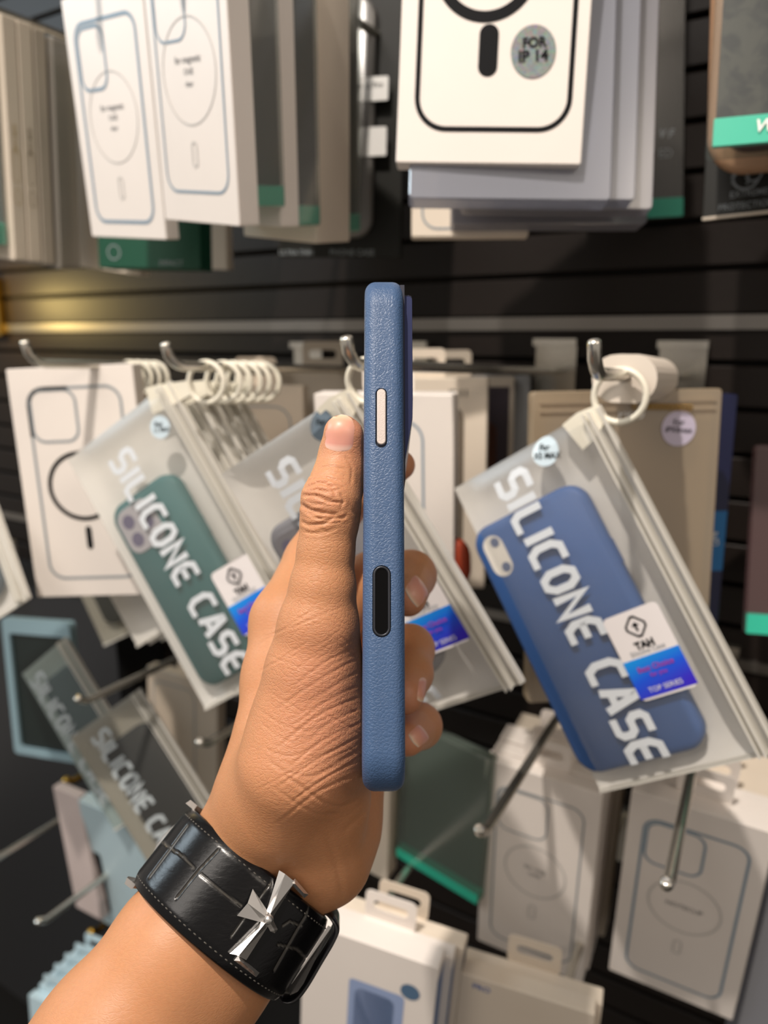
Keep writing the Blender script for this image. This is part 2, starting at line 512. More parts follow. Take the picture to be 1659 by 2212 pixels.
# ------------------------------------------------------------------ frosted pouches with silicone cases
FROST = film('frosted_front', '#d6d4ce', clear=0.88, rough=0.3, gloss=0.05, trans=0.35, noise=0.03, tint=0.1)
FROSTB = film('frosted_back', '#f1eee8', clear=0.03, rough=0.4, gloss=0.05, trans=0.25)
SEAL = film('seal_strip', '#efece4', clear=0.15, rough=0.3, gloss=0.15, trans=0.3)
HANG = pbr('milky_plastic', '#e2dccb', 0.38)
LETTER = pbr('white_lettering', '#d5dadf', 0.45)
def dome(face, x, z, amp):
    s, t = 2 * x / face.w - 1, 2 * z / face.h - 1
    return amp * max(0, (1 - abs(s) ** 9)) * max(0, (1 - t ** 14))
def pouch(face, label, amp=0.0072, letters=True, tagcard=None, sticker=None, hang=None, group=None, back=True, front=None, letm=None, lettext='SILICONE CASE', lx=(0.012, 0.021), lz=(0.006, 0.178), lwd=0.0042, ringn=True, ringr=0.0135):
    root = thing('frosted_pouch', label, 'pouch', face.p(face.w / 2, face.h / 2, 0), group)
    nx, nz = 14, 22
    def sheet(f):
        V = [face.p(face.w * i / nx, face.h * j / nz, f(face.w * i / nx, face.h * j / nz)) for j in range(nz + 1) for i in range(nx + 1)]
        return V, [(j * (nx + 1) + i, (j + 1) * (nx + 1) + i, (j + 1) * (nx + 1) + i + 1, j * (nx + 1) + i + 1) for j in range(nz) for i in range(nx)]
    mesh_obj('front_sheet', *sheet(lambda x, z: dome(face, x, z, amp) + 0.0004), front or FROST, root, True)
    mesh_obj('back_sheet', *sheet(lambda x, z: -dome(face, x, z, amp * 1.15) - 0.0004), FROSTB, root, True)
    # zip and seal along the right long edge and the lower edge
    g = Geo()
    for k, (off, wdt) in enumerate(((0.0, 0.0016), (0.0052, 0.0012), (0.0082, 0.0009))):
        g.add(*slab(face, face.w - off - wdt, 0.001, face.w - off, face.h - 0.001, -0.0012, 0.0014 + 0.0003 * (2 - k) + dome(face, face.w - off - wdt, face.h / 2, amp), 0.0003, 1))
    g.obj('zip_strip', SEAL, root)
    Geo().add(*slab(face, 0, face.h - 0.0022, face.w, face.h, -0.0008, 0.0010, 0.0004, 1)).obj('bottom_seam', SEAL, root)
    df = lambda x, z: dome(face, x, z, amp) + 0.0008
    def pr(nm, shp, m, extra=0.0, parent=None):
        g = Geo()
        for V, F in shp: g.add([face.p(x, z, df(x, z) + extra) for x, z in V], F)
        return g.obj(nm, m, parent or root)
    if letters: pr('lettering', [stroke_text(lettext, lx[0], lz[0], lz[1] - lz[0], lx[1], lwd)], letm or LETTER)
    if sticker:
        x, z, r, m, lines = sticker
        st = pr('round_sticker', [disc2(x, z, r)], m, 0.0002)
        for k, (s, dz, sz) in enumerate(lines):
            pr('sticker_text', [text2(s, x + 0.0002, z + dz, sz, rot=sticker_rot(face), bold=0.02)], INKK, 0.0005, st)
    if tagcard:
        tag_card(face, pr, root, *tagcard)
    if hang:
        hx, hz, R0 = hang            # hanger: centre of the ring in face coordinates
        a = np.array([hx, hz]); c = np.array([face.w - 0.010, 0.006])
        rp = [face.p(hx + R0 * math.cos(q), hz + R0 * math.sin(q), 0.001) for q in np.linspace(0, 2 * math.pi, 29)[:-1]]
        mesh_obj('hanger_ring', *tube(rp, 0.0017, 8, closed=True), HANG, root, True)
        d = (c - a) / np.linalg.norm(c - a)
        s = a + d * R0
        nrm = np.array([-d[1], d[0]])
        pts = [s - nrm * 0.0045 - d * 0.001, s + nrm * 0.0045 - d * 0.001, c + nrm * 0.008, c + nrm * 0.0085 + d * 0.010, c - nrm * 0.0085 + d * 0.010, c - nrm * 0.008]
        m_ = len(pts)
        V = [face.p(x, z, dd) for dd in (-0.0025, 0.0030) for x, z in pts]
        o = mesh_obj('hanger_clip', V, [tuple(range(m_))[::-1], tuple(range(m_, 2 * m_))] + [(i, (i + 1) % m_, m_ + (i + 1) % m_, m_ + i) for i in range(m_)], HANG, root)
        fix_normals(o)
    return root
def sticker_rot(face):
    # writing on the stickers stays level-ish with the shop, not with the tilted pouch
    return math.degrees(math.atan2(face.ex[2], math.hypot(face.ex[0], face.ex[1]))) - 8
BLUEG = None
def tag_material():
    m = bpy.data.materials.new('blue_gradient_print'); t, b = nodes_of(m)
    setin(b, Roughness=0.4)
    a = t.nodes.new('ShaderNodeAttribute'); a.attribute_name = 'grad'
    r = t.nodes.new('ShaderNodeValToRGB'); t.links.new(a.outputs['Fac'], r.inputs[0]); t.links.new(r.outputs[0], b.inputs['Base Color'])
    r.color_ramp.elements[0].color = srgb('#1598e8'); r.color_ramp.elements[1].color = srgb('#3a1fc0')
    e = r.color_ramp.elements.new(0.5); e.color = srgb('#1a55dd')
    return m
TAGM = tag_material()
def tag_card(face, pr, root, x0, z0, x1, z1):
    w, h = x1 - x0, z1 - z0
    card = pr('product_tag', [fill(rr_pts(x0, z0, x1, z1, 0.003))], pbr('tag_white', '#e9e3e2', 0.35), 0.0003)
    zb = z0 + h * 0.53
    n = 8; V, F, G = [], [], []
    for k in range(n + 1):
        zz = zb + (z1 - 0.0012 - zb) * k / n
        V += [(x0, zz), (x1, zz)]; G += [k / n * 0.8, min(1, k / n * 1.0 + 0.2)]
    F = [(2 * k, 2 * k + 1, 2 * k + 3, 2 * k + 2) for k in range(n)]
    o = pr('blue_panel', [(V, F)], TAGM, 0.0005, card)
    at_ = o.data.attributes.new('grad', 'FLOAT', 'POINT'); at_.data.foreach_set('value', G)
    cx, cz = x0 + w * 0.5, z0 + h * 0.19
    s = w * 0.20
    dia = lambda k: [(cx + k * a, cz + k * b) for a, b in ((-.18, -.92), (.18, -.92), (.92, -.18), (.92, .18), (.18, .92), (-.18, .92), (-.92, .18), (-.92, -.18))]
    pr('tag_emblem', [strip_poly(dia(s), dia(s * 0.80)), fill([(cx + s * a, cz + s * b) for a, b in ((-.35, -.05), (0, -.38), (.35, -.05), (.1, -.05), (.1, .4), (-.1, .4), (-.1, -.05))])], INKK, 0.0006, card)
    pr('tag_text', [text2('TAH', cx, z0 + h * 0.405, w * 0.17, bold=0.05)], INKK, 0.0006, card)
    pr('tag_text', [text2('Silicone Case', cx, z0 + h * 0.475, w * 0.115)], INKG, 0.0006, card)
    pr('tag_text', [text2('Best Choice', cx, z0 + h * 0.66, w * 0.13, bold=0.01)], pbr('red_violet_ink', '#b0389a', 0.5), 0.0008, card)
    pr('tag_text', [text2('for you', cx, z0 + h * 0.74, w * 0.10, bold=0.01)], pbr('red_violet_ink', '#b0389a', 0.5), 0.0008, card)
    pr('tag_text', [text2('TOP SERIES', cx, z0 + h * 0.90, w * 0.12)], INKW, 0.0008, card)

def silicone_case(face, x0, z0, x1, z1, color, label, d0=-0.0050, d1=0.0050, cam='old', group=None, r=0.012):
    m = pbr('silicone_' + color.strip('#'), color, 0.6)
    root = thing('silicone_case', label, 'phone case', face.p((x0 + x1) / 2, z1, d0), group)
    o = mesh_obj('case_back', *slab(face, x0, z0, x1, z1, d0, d1, r, 8, 0.0022), m, root, True); fix_normals(o)
    o.data.set_sharp_from_angle(angle=math.radians(50))
    if cam == 'old':
        cx, cz = x0 + 0.0125, z0 + 0.018
        Geo().add([face.p(x, z, d1 + 0.0002) for x, z in rr_pts(cx - 0.0065, cz - 0.012, cx + 0.0065, cz + 0.012, 0.0063)], [tuple(range(28))]).obj('camera_opening', pbr('opening_pale', '#d8d2c8', 0.5), root)
        for k in (-1, 1):
            V, F = disc2(cx + 0.002, cz + k * 0.0075, 0.0028, 20)
            Geo().add([face.p(x, z, d1 + 0.0004) for x, z in V], F).obj('lens_mark', pbr('mark_blue', '#55617f', 0.5), root)
    elif cam:
        sz = 0.031
        o = mesh_obj('camera_window', *slab(face, x0 + 0.004, z0 + 0.005, x0 + 0.004 + sz, z0 + 0.005 + sz, d1 - 0.001, d1 + 0.0006, 0.008, 6, 0.0004), pbr('window_grey' + cam, {'new': '#a9a6aa', 'dark': '#77747a'}[cam], 0.5), root); fix_normals(o)
        for px, pz in ((0.009, 0.009), (0.009, 0.022), (0.0225, 0.0155)):
            V, F = disc2(x0 + 0.004 + px, z0 + 0.005 + pz, 0.0048, 24)
            Geo().add([face.p(x, z, d1 + 0.0008) for x, z in V], F).obj('lens_mark', pbr('mark_violet', '#5c5672', 0.5), root)
    Geo().add(*slab(face, x1 - 0.0006, z0 + 0.035, x1 + 0.0008, z0 + 0.049, -0.0018, 0.0018, 0.0005, 1)).obj('side_key', m, root)
    return root


def stackup(f, y, dz=0.0, dx=0.0, roll=0.0, **k): return f.moved(dx, y, dz, roll, **k)
def text_line(f, s, e, hgt=.0180):
    (xa, za), (xb, zb) = f.local(*s, .006), f.local(*e, .006)
    hw = .0055
    return dict(lx=((xa + xb) / 2 - hgt / 2, hgt), lz=(za - hw, zb + hw))
def case_rect(f, tl, tr, br, bl):
    P = [f.local(*q, .004) for q in (tl, tr, br, bl)]
    return ((P[0][0] + P[3][0]) / 2, (P[0][1] + P[1][1]) / 2, (P[1][0] + P[2][0]) / 2, (P[2][1] + P[3][1]) / 2)
def tag_at(f, tl=None, br=None, w=.0305, h=.0450):
    if tl: x, z = f.local(*tl, .006)
    else:
        x, z = f.local(*br, .006); x -= w; z -= h
    return (x, z, x + w, z + h)
def hang_at(face, w, b, R):
    """where the rod w-b crosses the face, lowered by the ring radius"""
    t = np.dot(face.o - w, face.n) / np.dot(b - w, face.n)
    q = w + (b - w) * t - np.array([0, 0, R - 0.0026]) - face.o
    return (np.dot(q, face.ex), -np.dot(q, face.ez), R)

# =========================================================== row one: packs hanging above the lens
fB = fit('B', [(306, -145), (474, -155), (516, 478), (360, 487)], .080, .183, 0.31, ys=.01, hs=.15, sy=.12, sl=.2, wt=(.6, .6, 1, 1))
fA = fit('A', [(125, -25), (310, -30), (354, 508), (205, 522)], .088, .176, 0.34, ys=.01, hs=.15, sy=.12, sl=.2, wt=(.6, .6, 1, 1))
def dy_for(f, u, z=1.0):
    """how far back a copy of the face must hang for its lower right corner to sit on sight line u"""
    lo_, hi_ = 0.0, 0.4
    for _ in range(40):
        m_ = (lo_ + hi_) / 2
        if project(f.p(f.w, f.h * z) + np.array([0, m_, 0]))[0] < u: lo_ = m_
        else: hi_ = m_
    return lo_
pA = magsafe_prints(fA.w, fA.h, INKB, 0.0022, INKL, cam='tall', cx0=0.0095, top=fA.h * 0.10, bot=fA.h * 0.935, txt=['for magnetic', 'CASE', 'clear'], rr=0.0270, ringw=0.0008)
carton(fA, dy_for(fA, 386), 'white carton with a grey-blue phone outline, frontmost at top left', prints=pA, group='cartons in the top left stack')
pB = magsafe_prints(fB.w, fB.h, INKB, 0.0015, INKL, cam='tall', cx0=0.007, top=fB.h * 0.06, bot=fB.h * 0.885, txt=['for magnetic', 'CASE', 'clear'], rr=0.0270, ringw=0.0008, txt_at=-.0)
e1, e2, e3, e4, e5, e6, e7 = [dy_for(fB, u) for u in (555, 608, 641, 684, 741, 772, 800)]
carton(fB, e1 - .0006, 'tall white carton with thin phone outline at the front of the top left stack', prints=pB, group='cartons in the top left stack')
clear_pack(stackup(fB, e1, 0.012), e2 - e1 - .0006, 'clear pack with grey insert and green foot right behind the tall white carton', GREYCARD, TEAL, 'clear packs in the top left stack', bandh=.012)
carton(stackup(fB, e2, 0.004), e3 - e2 - .0006, 'thin white carton seen edge-on between the two green-footed packs', group='cartons in the top left stack', tab=False)
clear_pack(stackup(fB, e3, 0.006), e4 - e3 - .0006, 'dark clear pack with green foot, edge-on before the thick cream carton', pbr('charcoal_insert', '#2d2c2c', 0.4), TEAL, 'clear packs in the top left stack', bandh=.012)
carton(stackup(fB, e4, -0.002), e5 - e4 - .0006, 'thick cream carton seen edge-on, second row from the black card', CREAM, group='cartons in the top left stack', tab=False)
clear_pack(stackup(fB, e5, 0.008), e6 - e5 - .0006, 'narrow clear pack with green foot between cream carton and black card', GREYCARD, TEAL, 'clear packs in the top left stack', bandh=.012)
fK = fit('K', [(590, -120), (880, -120), (866, 556), (600, 556)], .105, .235, 0.54, sy=.1, wt=(.3, .3, 1, .5))
bk = carton(fK, 0.006, 'black carton with two pale stickers and a moulded case, hanging behind the left stack', BLACKCARD, tab=False)
x0, z0 = fK.local(668, 10); x1, z1 = fK.local(807, 515)
o = mesh_obj('moulded_case', *slab(fK, x0, z0, x1, z1, 0.0002, 0.007, 0.014, 7, 0.0018), film('milky_case', '#8d8a86', .3, .3, .1, .3), bk, True); fix_normals(o)
for (a, b_, c, d) in ((775, 168, 838, 216), (775, 276, 834, 336)):
    x0, z0 = fK.local(a, b_, .0075); x1, z1 = fK.local(c, d, .0075)
    st = mesh_obj('pale_sticker', *slab(fK, x0, z0, x1, z1, 0.0071, 0.0076, 0.001, 2), INKW, bk); fix_normals(st)
x0, z0 = fK.local(806, 192); printed(fK, 'sticker_text', [text2('IP 15 Pro', x0, z0, 0.0055, rot=-4)], INKK, bk, 0.0079)
x0, z0 = fK.local(760, 546); printed(fK, 'printed_text', [text2('PHONE CASE', x0, z0, 0.0065, bold=.01)], INKG, bk)
x0, z0 = fK.local(640, 546); printed(fK, 'printed_text', [text2('ULTRA THIN', x0, z0, 0.0055, bold=.01)], INKG, bk)
fG1 = fit('green', [(190, 120), (424, 115), (432, 578), (214, 582)], .090, .155, 0.44, sy=.15, ys=.01)
gb = carton(fG1, 0.022, 'dark green carton showing below the white cartons at top left', GREENCARD, tab=False)
x0, z0 = fG1.local(370, 575); printed(fG1, 'printed_text', [text2('IMPACT', x0, z0 - .002, 0.006)], INKG, gb)
x0, z0 = fG1.local(246, 545); printed(fG1, 'printed_mark', [ring2(x0, z0, .006, .0009, 12)], INKG, gb)
fG2 = fit('beige', [(330, 150), (478, 148), (492, 580), (350, 582)], .070, .175, 0.53, sy=.15, ys=.02)
carton(fG2, 0.012, 'narrow beige carton edge just right of the dark green carton', CREAM, tab=False)

# far left stack, seen from its right side
fL = fit('L', [(-170, 18), (2, 28), (33, 562), (-140, 568)], .085, .172, 0.30, sy=.05, sl=.2, wt=(.1, 1, 1, .1))
sp = lambda m: [('side_print', [text2('SLIM CASE', 0.0055, 0.172 * .47, 0.0042, rot=90, bold=.02), outline(.003, .088, .0085, .112, .0025, .0006), outline(.003, .116, .0085, .128, .0025, .0006)], m)]
clear_pack(stackup(fL, -.016, .010, -.004), 0.014, 'clear pack with green foot cut by the left edge of the picture, top row', GREYCARD, TEAL, 'clear packs in the far left stack')
carton(fL, 0.0115, 'cream carton edge with faded print, leftmost of the two printed edges', CREAM, tab=False, sides=sp(pbr('faded_gold_ink', '#b8a273', .5)), group='cream cartons in the far left stack')
carton(stackup(fL, .0125, 0), 0.0115, 'cream carton edge with dark print, right of the faded printed one', CREAM, tab=False, sides=sp(INKT), group='cream cartons in the far left stack')
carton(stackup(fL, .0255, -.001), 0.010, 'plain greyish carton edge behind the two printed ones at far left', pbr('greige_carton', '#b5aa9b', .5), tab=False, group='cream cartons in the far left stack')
clear_pack(stackup(fL, .038, -.004, .004), 0.020, 'hazy clear pack with rounded white case, at the back of the far left stack', None, None, 'clear packs in the far left stack', shell=film('hazy_grey', '#b9b3aa', .35, .3, .1, .4), case=pbr('pale_grey_case', '#b9b4ac', .5))
b_ = fL.moved(0, .075, -.006)
carton(stackup(fL, .085, -.008, .045), 0.012, 'cream carton foot showing between far left stack and green carton', CREAM, tab=False, group='cream cartons in the far left stack')

# IP 14 stack
fI = fit('IP14', [(885, -450), (1310, -460), (1255, 355), (855, 352)], .095, .18, 0.38, sl=.2)
X = lambda f, *p: [f.local(u, v) for u, v in p]
(lx0, lz1), (lx1, _) = X(fI, (893, 284), (1232, 280))
(_, zt), = X(fI, (1000, -330)); 
(rcx, rcz), = X(fI, (1052, -72)); (px0, pz0), (px1, pz1) = X(fI, (1037, 52), (1073, 166)); (sx, sz), = X(fI, (1152, 112))
ip = carton(fI, 0.012, 'white carton with bold black phone outline and round IP 14 sticker, top centre right',
            prints=[('printed_outline', [outline(lx0, zt, lx1, lz1, 0.0165, 0.0026, 10)], INKK), ('printed_ring', [ring2(rcx, rcz, 0.0263, 0.0056, 56)], INKK),
                    ('printed_pill', [fill(rr_pts(px0, pz0, px1, pz1, (px1 - px0) / 2 - 1e-4, 8))], INKK)])
holo = bpy.data.materials.new('holographic_foil'); t_, b_ = nodes_of(holo)
setin(b_, Roughness=0.35, Metallic=0.35)
vo = t_.nodes.new('ShaderNodeTexVoronoi'); vo.inputs['Scale'].default_value = 900; gp = t_.nodes.new('ShaderNodeNewGeometry')
mx = t_.nodes.new('ShaderNodeMix'); mx.data_type = 'RGBA'; mx.inputs[0].default_value = 0.12; mx.inputs[6].default_value = srgb('#7f8786')
t_.links.new(gp.outputs['Position'], vo.inputs['Vector']); t_.links.new(vo.outputs['Color'], mx.inputs[7]); t_.links.new(mx.outputs[2], b_.inputs['Base Color'])
st = printed(fI, 'round_sticker', [disc2(sx, sz, 0.0113, 40, 0.0128)], holo, ip, 0.0004); st['label'] = 'silver holographic sticker reading FOR IP 14'
printed(fI, 'sticker_text', [text2('FOR', sx + .0002, sz - .0040, .0066, rot=-4, bold=.035, xs=.95), text2('IP 14', sx, sz + .0024, .0074, rot=-4, bold=.035)], INKK, st, 0.0007)
f2 = fit('I2', [(905, -400), (1345, -400), (1320, 430), (882, 432)], .105, .198, 0.43, yaw0=.3, sl=.2)
HZ = film('hazy_blue_acetate', '#b4b7c4', .22, .2, .16, .5)
clear_pack(f2, 0.014, 'frosted blue-grey pack directly behind the IP 14 carton', None, None, 'packs behind the IP 14 carton', shell=HZ, case=pbr('pale_blue_case', '#aeb4c2', .5))
clear_pack(stackup(f2, .018, .002, .008), 0.012, 'second frosted pack back from the IP 14 carton', None, None, 'packs behind the IP 14 carton', shell=HZ, case=pbr('grey_case', '#8b8984', .5))
clear_pack(stackup(f2, .034, -.001, .014), 0.012, 'third frosted pack back from the IP 14 carton, warm grey', GREYCARD, None, 'packs behind the IP 14 carton', shell=ACRYL2)
f3 = fit('I3', [(975, -260), (1425, -270), (1396, 498), (985, 470)], .118, .205, 0.50, yaw0=.3, sl=.2)
cp = clear_pack(f3, 0.016, 'large clear pack with dark case, lowest at the back of the IP 14 stack', GREYCARD, None, 'packs behind the IP 14 carton', shell=ACRYL2)
(a1, b1), = X(f3, (1350, 280)); printed(f3, 'printed_ring', [ring2(a1 - .012, b1, .018, .002, 40)], pbr('dim_violet_ink', '#55505c', .4), cp)
f4 = fit('I4', [(892, -150), (1150, -150), (1142, 506), (888, 516)], .073, .185, 0.52, yaw0=.1, sl=.2)
carton(f4, 0.007, 'off-white carton foot with grey outline below the IP 14 stack', CREAM, tab=False, prints=[('printed_outline', [outline(.006, .03, .067, .178, .010, .0014)], INKG)])
f5 = fit('I5', [(1215, -120), (1492, -120), (1468, 474), (1250, 476)], .088, .20, 0.575, yaw0=.1, sl=.2)
dk = clear_pack(f5, 0.008, 'dark pack with dull green foot, right of the IP 14 stack', pbr('dark_insert', '#23241f', .4), pbr('dull_teal', '#1d9a80', .4), bandh=.0145, words=None, shell=film('dark_film', '#6b6a66', .6, .25, .06))
(a1, b1), (a2, b2) = X(f5, (1437, 332), (1437, 290)); printed(f5, 'printed_text', [text2('ED', a1, b1, .009, bold=.01), text2('V F', a2, b2, .0085, bold=.01, shear=.3)], INKG, dk, 0.0004)

# right edge of row one
fC = fit('camo', [(1568, -330), (2010, -400), (1990, 280), (1527, 322)], .088, .155, 0.37, yaw0=.15, sy=.1, sl=.2, wt=(1, .15, .15, 1))
camo = bpy.data.materials.new('smoky_camouflage_board'); t_, b_ = nodes_of(camo); setin(b_, Roughness=0.45)
gp = t_.nodes.new('ShaderNodeNewGeometry'); nz = t_.nodes.new('ShaderNodeTexNoise'); nz.inputs['Scale'].default_value = 75; nz.inputs['Detail'].default_value = 5; nz.inputs['Distortion'].default_value = 1.2
rr = t_.nodes.new('ShaderNodeValToRGB'); rr.color_ramp.elements[0].position = .42; rr.color_ramp.elements[1].position = .60; rr.color_ramp.elements[0].color = srgb('#1b1a1b'); rr.color_ramp.elements[1].color = srgb('#3d3b35')
t_.links.new(gp.outputs['Position'], nz.inputs['Vector']); t_.links.new(nz.outputs['Fac'], rr.inputs[0]); t_.links.new(rr.outputs[0], b_.inputs['Base Color'])
(_, bz), = X(fC, (1545, 250)); 
cm = clear_pack(fC, 0.013, 'clear pack with smoky dark board and bright teal band, top right corner', None, None, shell=film('crisp_acetate', '#dde2e0', .96, .1, .03))
o = mesh_obj('smoky_board', *slab(fC, .0035, .003, fC.w - .0035, fC.h - .0145, -.004, -.002, .001, 2), camo, cm); fix_normals(o)
o = mesh_obj('teal_band', *slab(fC, .0025, fC.h - .0155, fC.w - .0025, fC.h - .0015, -.0030, -.0008, .0006, 2), pbr('bright_teal', '#46d3b4', .4), cm); fix_normals(o)
(wx, wz), = X(fC, (1650, 272)); printed(fC, 'printed_text', [text2('W', wx, wz, .0085, bold=.02, shear=.25)], INKW, cm, 0.0003)
fD = fit('tan case', [(1540, -200), (1900, -220), (1880, 385), (1530, 378)], .078, .140, 0.43, yaw0=.15, sy=.1, sl=.1, wt=(.6, .15, .15, 1))
t = thing('phone_case', 'tan phone case with round corners hanging behind the top right pack', 'phone case', fD.p(fD.w / 2, fD.h, 0))
o = mesh_obj('case_back', *slab(fD, 0, 0, fD.w, fD.h, -.009, 0, .021, 10, .003), pbr('tan_silicone', '#b08a6c', .5), t, True); fix_normals(o); o.data.set_sharp_from_angle(angle=.9)
o = mesh_obj('case_lip', *slab(fD, .006, .004, fD.w - .006, fD.h - .010, -.001, .0006, .016, 10), pbr('maroon_lining', '#4d2622', .5), t); fix_normals(o)
fE = fit('extreme', [(1540, 30), (1890, 0), (1880, 470), (1517, 472)], .095, .120, 0.52, yaw0=.05, sy=.05, sl=.1, wt=(.5, .05, .05, 1), ys=.01)
ek = carton(fE, 0.004, 'black carton reading extreme thin protection case, under the top right pack', BLACKCARD, tab=False)
(a1, b1), (a2, b2), (a3, b3), (a4, b4) = X(fE, (1632, 420), (1626, 440), (1612, 380), (1572, 350))
printed(fE, 'printed_text', [text2('EXTREME THIN', a1 + .003, b1 - .0012, .0050, bold=.01), text2('PROTECTION CASE', a2 + .003, b2 + .0004, .0050, bold=.01)], INKG, ek)
printed(fE, 'printed_emblem', [ring2(a3, b3, .008, .0014, 16, 20, 200), ring2(a3 - .003, b3 + .002, .005, .0012, 16, 160, 400), ring2(a3 + .004, b3 - .001, .005, .0012, 16, -60, 160)], INKG, ek)
printed(fE, 'printed_text', [text2('3M', a4, b4, .0062, rot=-40, bold=.02)], INKG, ek)
o = mesh_obj('pale_edge', *slab(fE, 0, fE.h - .0006, fE.w, fE.h + .0008, -.004, .0004, .0003, 1), CREAM, ek); fix_normals(o)

for f_, nm, tx in ((fB, 'hook above the picture carrying the tall white carton stack', .5), (fA, 'hook above the picture carrying the frontmost top left carton', .5), (fL, 'hook above the picture carrying the far left stack', .5), (fI, 'hook above the picture carrying the IP 14 carton', .5),
                   (fC, 'hook above the picture carrying the smoky board pack', .5), (fG1, 'hook carrying the dark green carton', .5), (fG2, 'hook carrying the narrow beige carton', .5), (f5, 'hook above the picture carrying the dark green-footed pack', .5)):
    c_ = f_.p(f_.w * tx, -.0115)
    hook(0, 0, 0, nm, 10, 0.0, wx=0.0, at_=(c_[0], c_[1] - .02, c_[2]))
# =========================================================== row two: hooks, rings and pouches
_, H1, W1_ = hook(78, 785, .310, 'bent display hook at the left, in front of the white ring-print carton', 12)
_, H2, W2_ = hook(378, 790, .315, 'bent display hook carrying the row of white rings, left of the hand', 10.5)
_, H3, W3_ = hook(765, 788, .290, 'bent display hook just left of the phone top', 10)
_, H4, W4_ = hook(1289, 808, .320, 'bent display hook at the right carrying the big blue-case pouch', 11.5)

fM = fit('M', [(12, 798), (285, 785), (340, 1284), (80, 1290)], .095, .180, 0.38, sl=.2)
(mx0, mz0), (mx1, _), (_, mz1), (cx0, cz0), (cx1, cz1) = X(fM, (53, 838), (268, 900), (200, 1250), (58, 842), (176, 955))
(rx, rz_), (rl, _), (p0, q0), (p1, q1) = X(fM, (178, 1050), (104, 1050), (184, 1136), (203, 1186))
carton(fM, 0.018, 'white carton with black ring and phone outline beside the green-case pouch', tab=False, prints=[
    ('printed_outline', [outline(mx0, mz0, mx1, mz1, .013, .0021, 10)], INKG), ('printed_camera_square', [outline(cx0, cz0, cx1, cz1, .010, .0020, 8)], INKG),
    ('printed_corner', [ring2(mx0 + .0132, mz0 + .0132, .0134, .0027, 12, 180, 270), quad2(mx0 - .0002, mz0 + .013, mx0 + .0025, mz0 + .036), quad2(mx0 + .013, mz0 - .0002, mx0 + .032, mz0 + .0025)], INKK),
    ('printed_ring', [ring2(rx, rz_, rx - rl, .0033, 48)], INKK), ('printed_pill', [fill(rr_pts(p0, q0, p1, q1, .0026, 8))], INKK)])

RG = 'frosted pouches hanging from the row two hooks'
fG = fit('G', [(150, 990), (365, 825), (700, 1400), (440, 1535)], .100, .190, 0.36, roll0=-.5, sl=.3)
STK = pbr('sticker_pale_blue', '#c3d3dc', .4)
(a1, b1), (ta, tb), (tc, td) = X(fG, (362, 922), (458, 1238), (615, 1350))
gx = X(fG, (245, 985), (300, 960), (500, 1465), (530, 1440))
pouch(fG, 'frosted pouch holding a dark green case, at the front of the left ring row', 0.0074, sticker=(a1, b1, .0073, STK, (('For', -.002, .0042), ('11 PRO', .0022, .0036))),
      hang=hang_at(fG, W2_, H2, .0125), tagcard=tag_at(fG, (458, 1240)), lwd=.0040, **text_line(fG, (266, 1000), (514, 1425)))
silicone_case(fG, *case_rect(fG, (232, 1098), (372, 1018), (585, 1408), (442, 1502)), '#2b6263', 'dark green silicone case inside the left frosted pouch', cam='new')
for k in range(5):
    ff = stackup(fG, .0165 + .0105 * k, -.001 * k, .002 * (k % 2))
    pouch(ff, ['frosted pouch second on the left ring row', 'frosted pouch third on the left ring row', 'frosted pouch fourth on the left ring row', 'frosted pouch fifth on the left ring row', 'rearmost frosted pouch on the left ring row'][k], .0036, letters=False, hang=hang_at(ff, W2_, H2, .0125), group=RG)
fMb = fM.moved(.0, .05, -.002)
for k in range(4):
    ff = fG.moved(H1[0] - H2[0] + .004 * k, .050 + .0095 * k, -.002)
    pouch(ff, ['frosted pouch nearest behind the white ring-print carton', 'frosted pouch second behind the white ring-print carton', 'frosted pouch third behind the white ring-print carton', 'frosted pouch rearmost behind the white ring-print carton'][k], .0036, letters=False, hang=hang_at(ff, W1_, H1, .0125), group=RG)

fP = fit('C', [(475, 1030), (760, 835), (1132, 1475), (820, 1570)], .100, .185, 0.35, roll0=-.5, sl=.3)
(a1, b1), (t0, s0), (t1, s1) = X(fP, (708, 913), (880, 1255), (1018, 1380))
(l0, m0), = X(fP, (600, 1040))
pouch(fP, 'frosted pouch crossing behind the hand, its blue tag right of the phone', .0074, sticker=(a1, b1, .0075, pbr('sticker_dark', '#46525c', .4), (('For', -.002, .0042),)),
      hang=hang_at(fP, W3_, H3, .0105), tagcard=tag_at(fP, None, (1020, 1378)), lwd=.0040, **text_line(fP, (623, 1018), (905, 1500)))
silicone_case(fP, *case_rect(fP, (568, 1148), (740, 1058), (960, 1430), (790, 1520)), '#77767c', 'grey silicone case inside the pouch behind the hand', cam='dark')

fR = fit('R', [(985, 1045), (1290, 885), (1700, 1620), (1290, 1712)], .098, .190, 0.36, roll0=-.55, sl=.3, hs=.12)
(a1, b1), (q0, r0), (q1, r1), (c0, d0), (c1, d1) = X(fR, (1188, 973), (1090, 1040), (1430, 1650), (1120, 1100), (1460, 1650))
rp = pouch(fR, 'large frosted pouch with a bright blue case, right of the hand', .0074, sticker=(a1, b1, .0078, STK, (('For', -.0022, .0046), ('XS MAX', .0026, .0044))),
      hang=hang_at(fR, W4_, H4, .0130), tagcard=tag_at(fR, (1303, 1338)), lwd=.0042, **text_line(fR, (1094, 1056), (1418, 1614)))
silicone_case(fR, *case_rect(fR, (1005, 1160), (1225, 1045), (1555, 1590), (1275, 1690)), '#2f5690', 'bright blue silicone case inside the right frosted pouch')

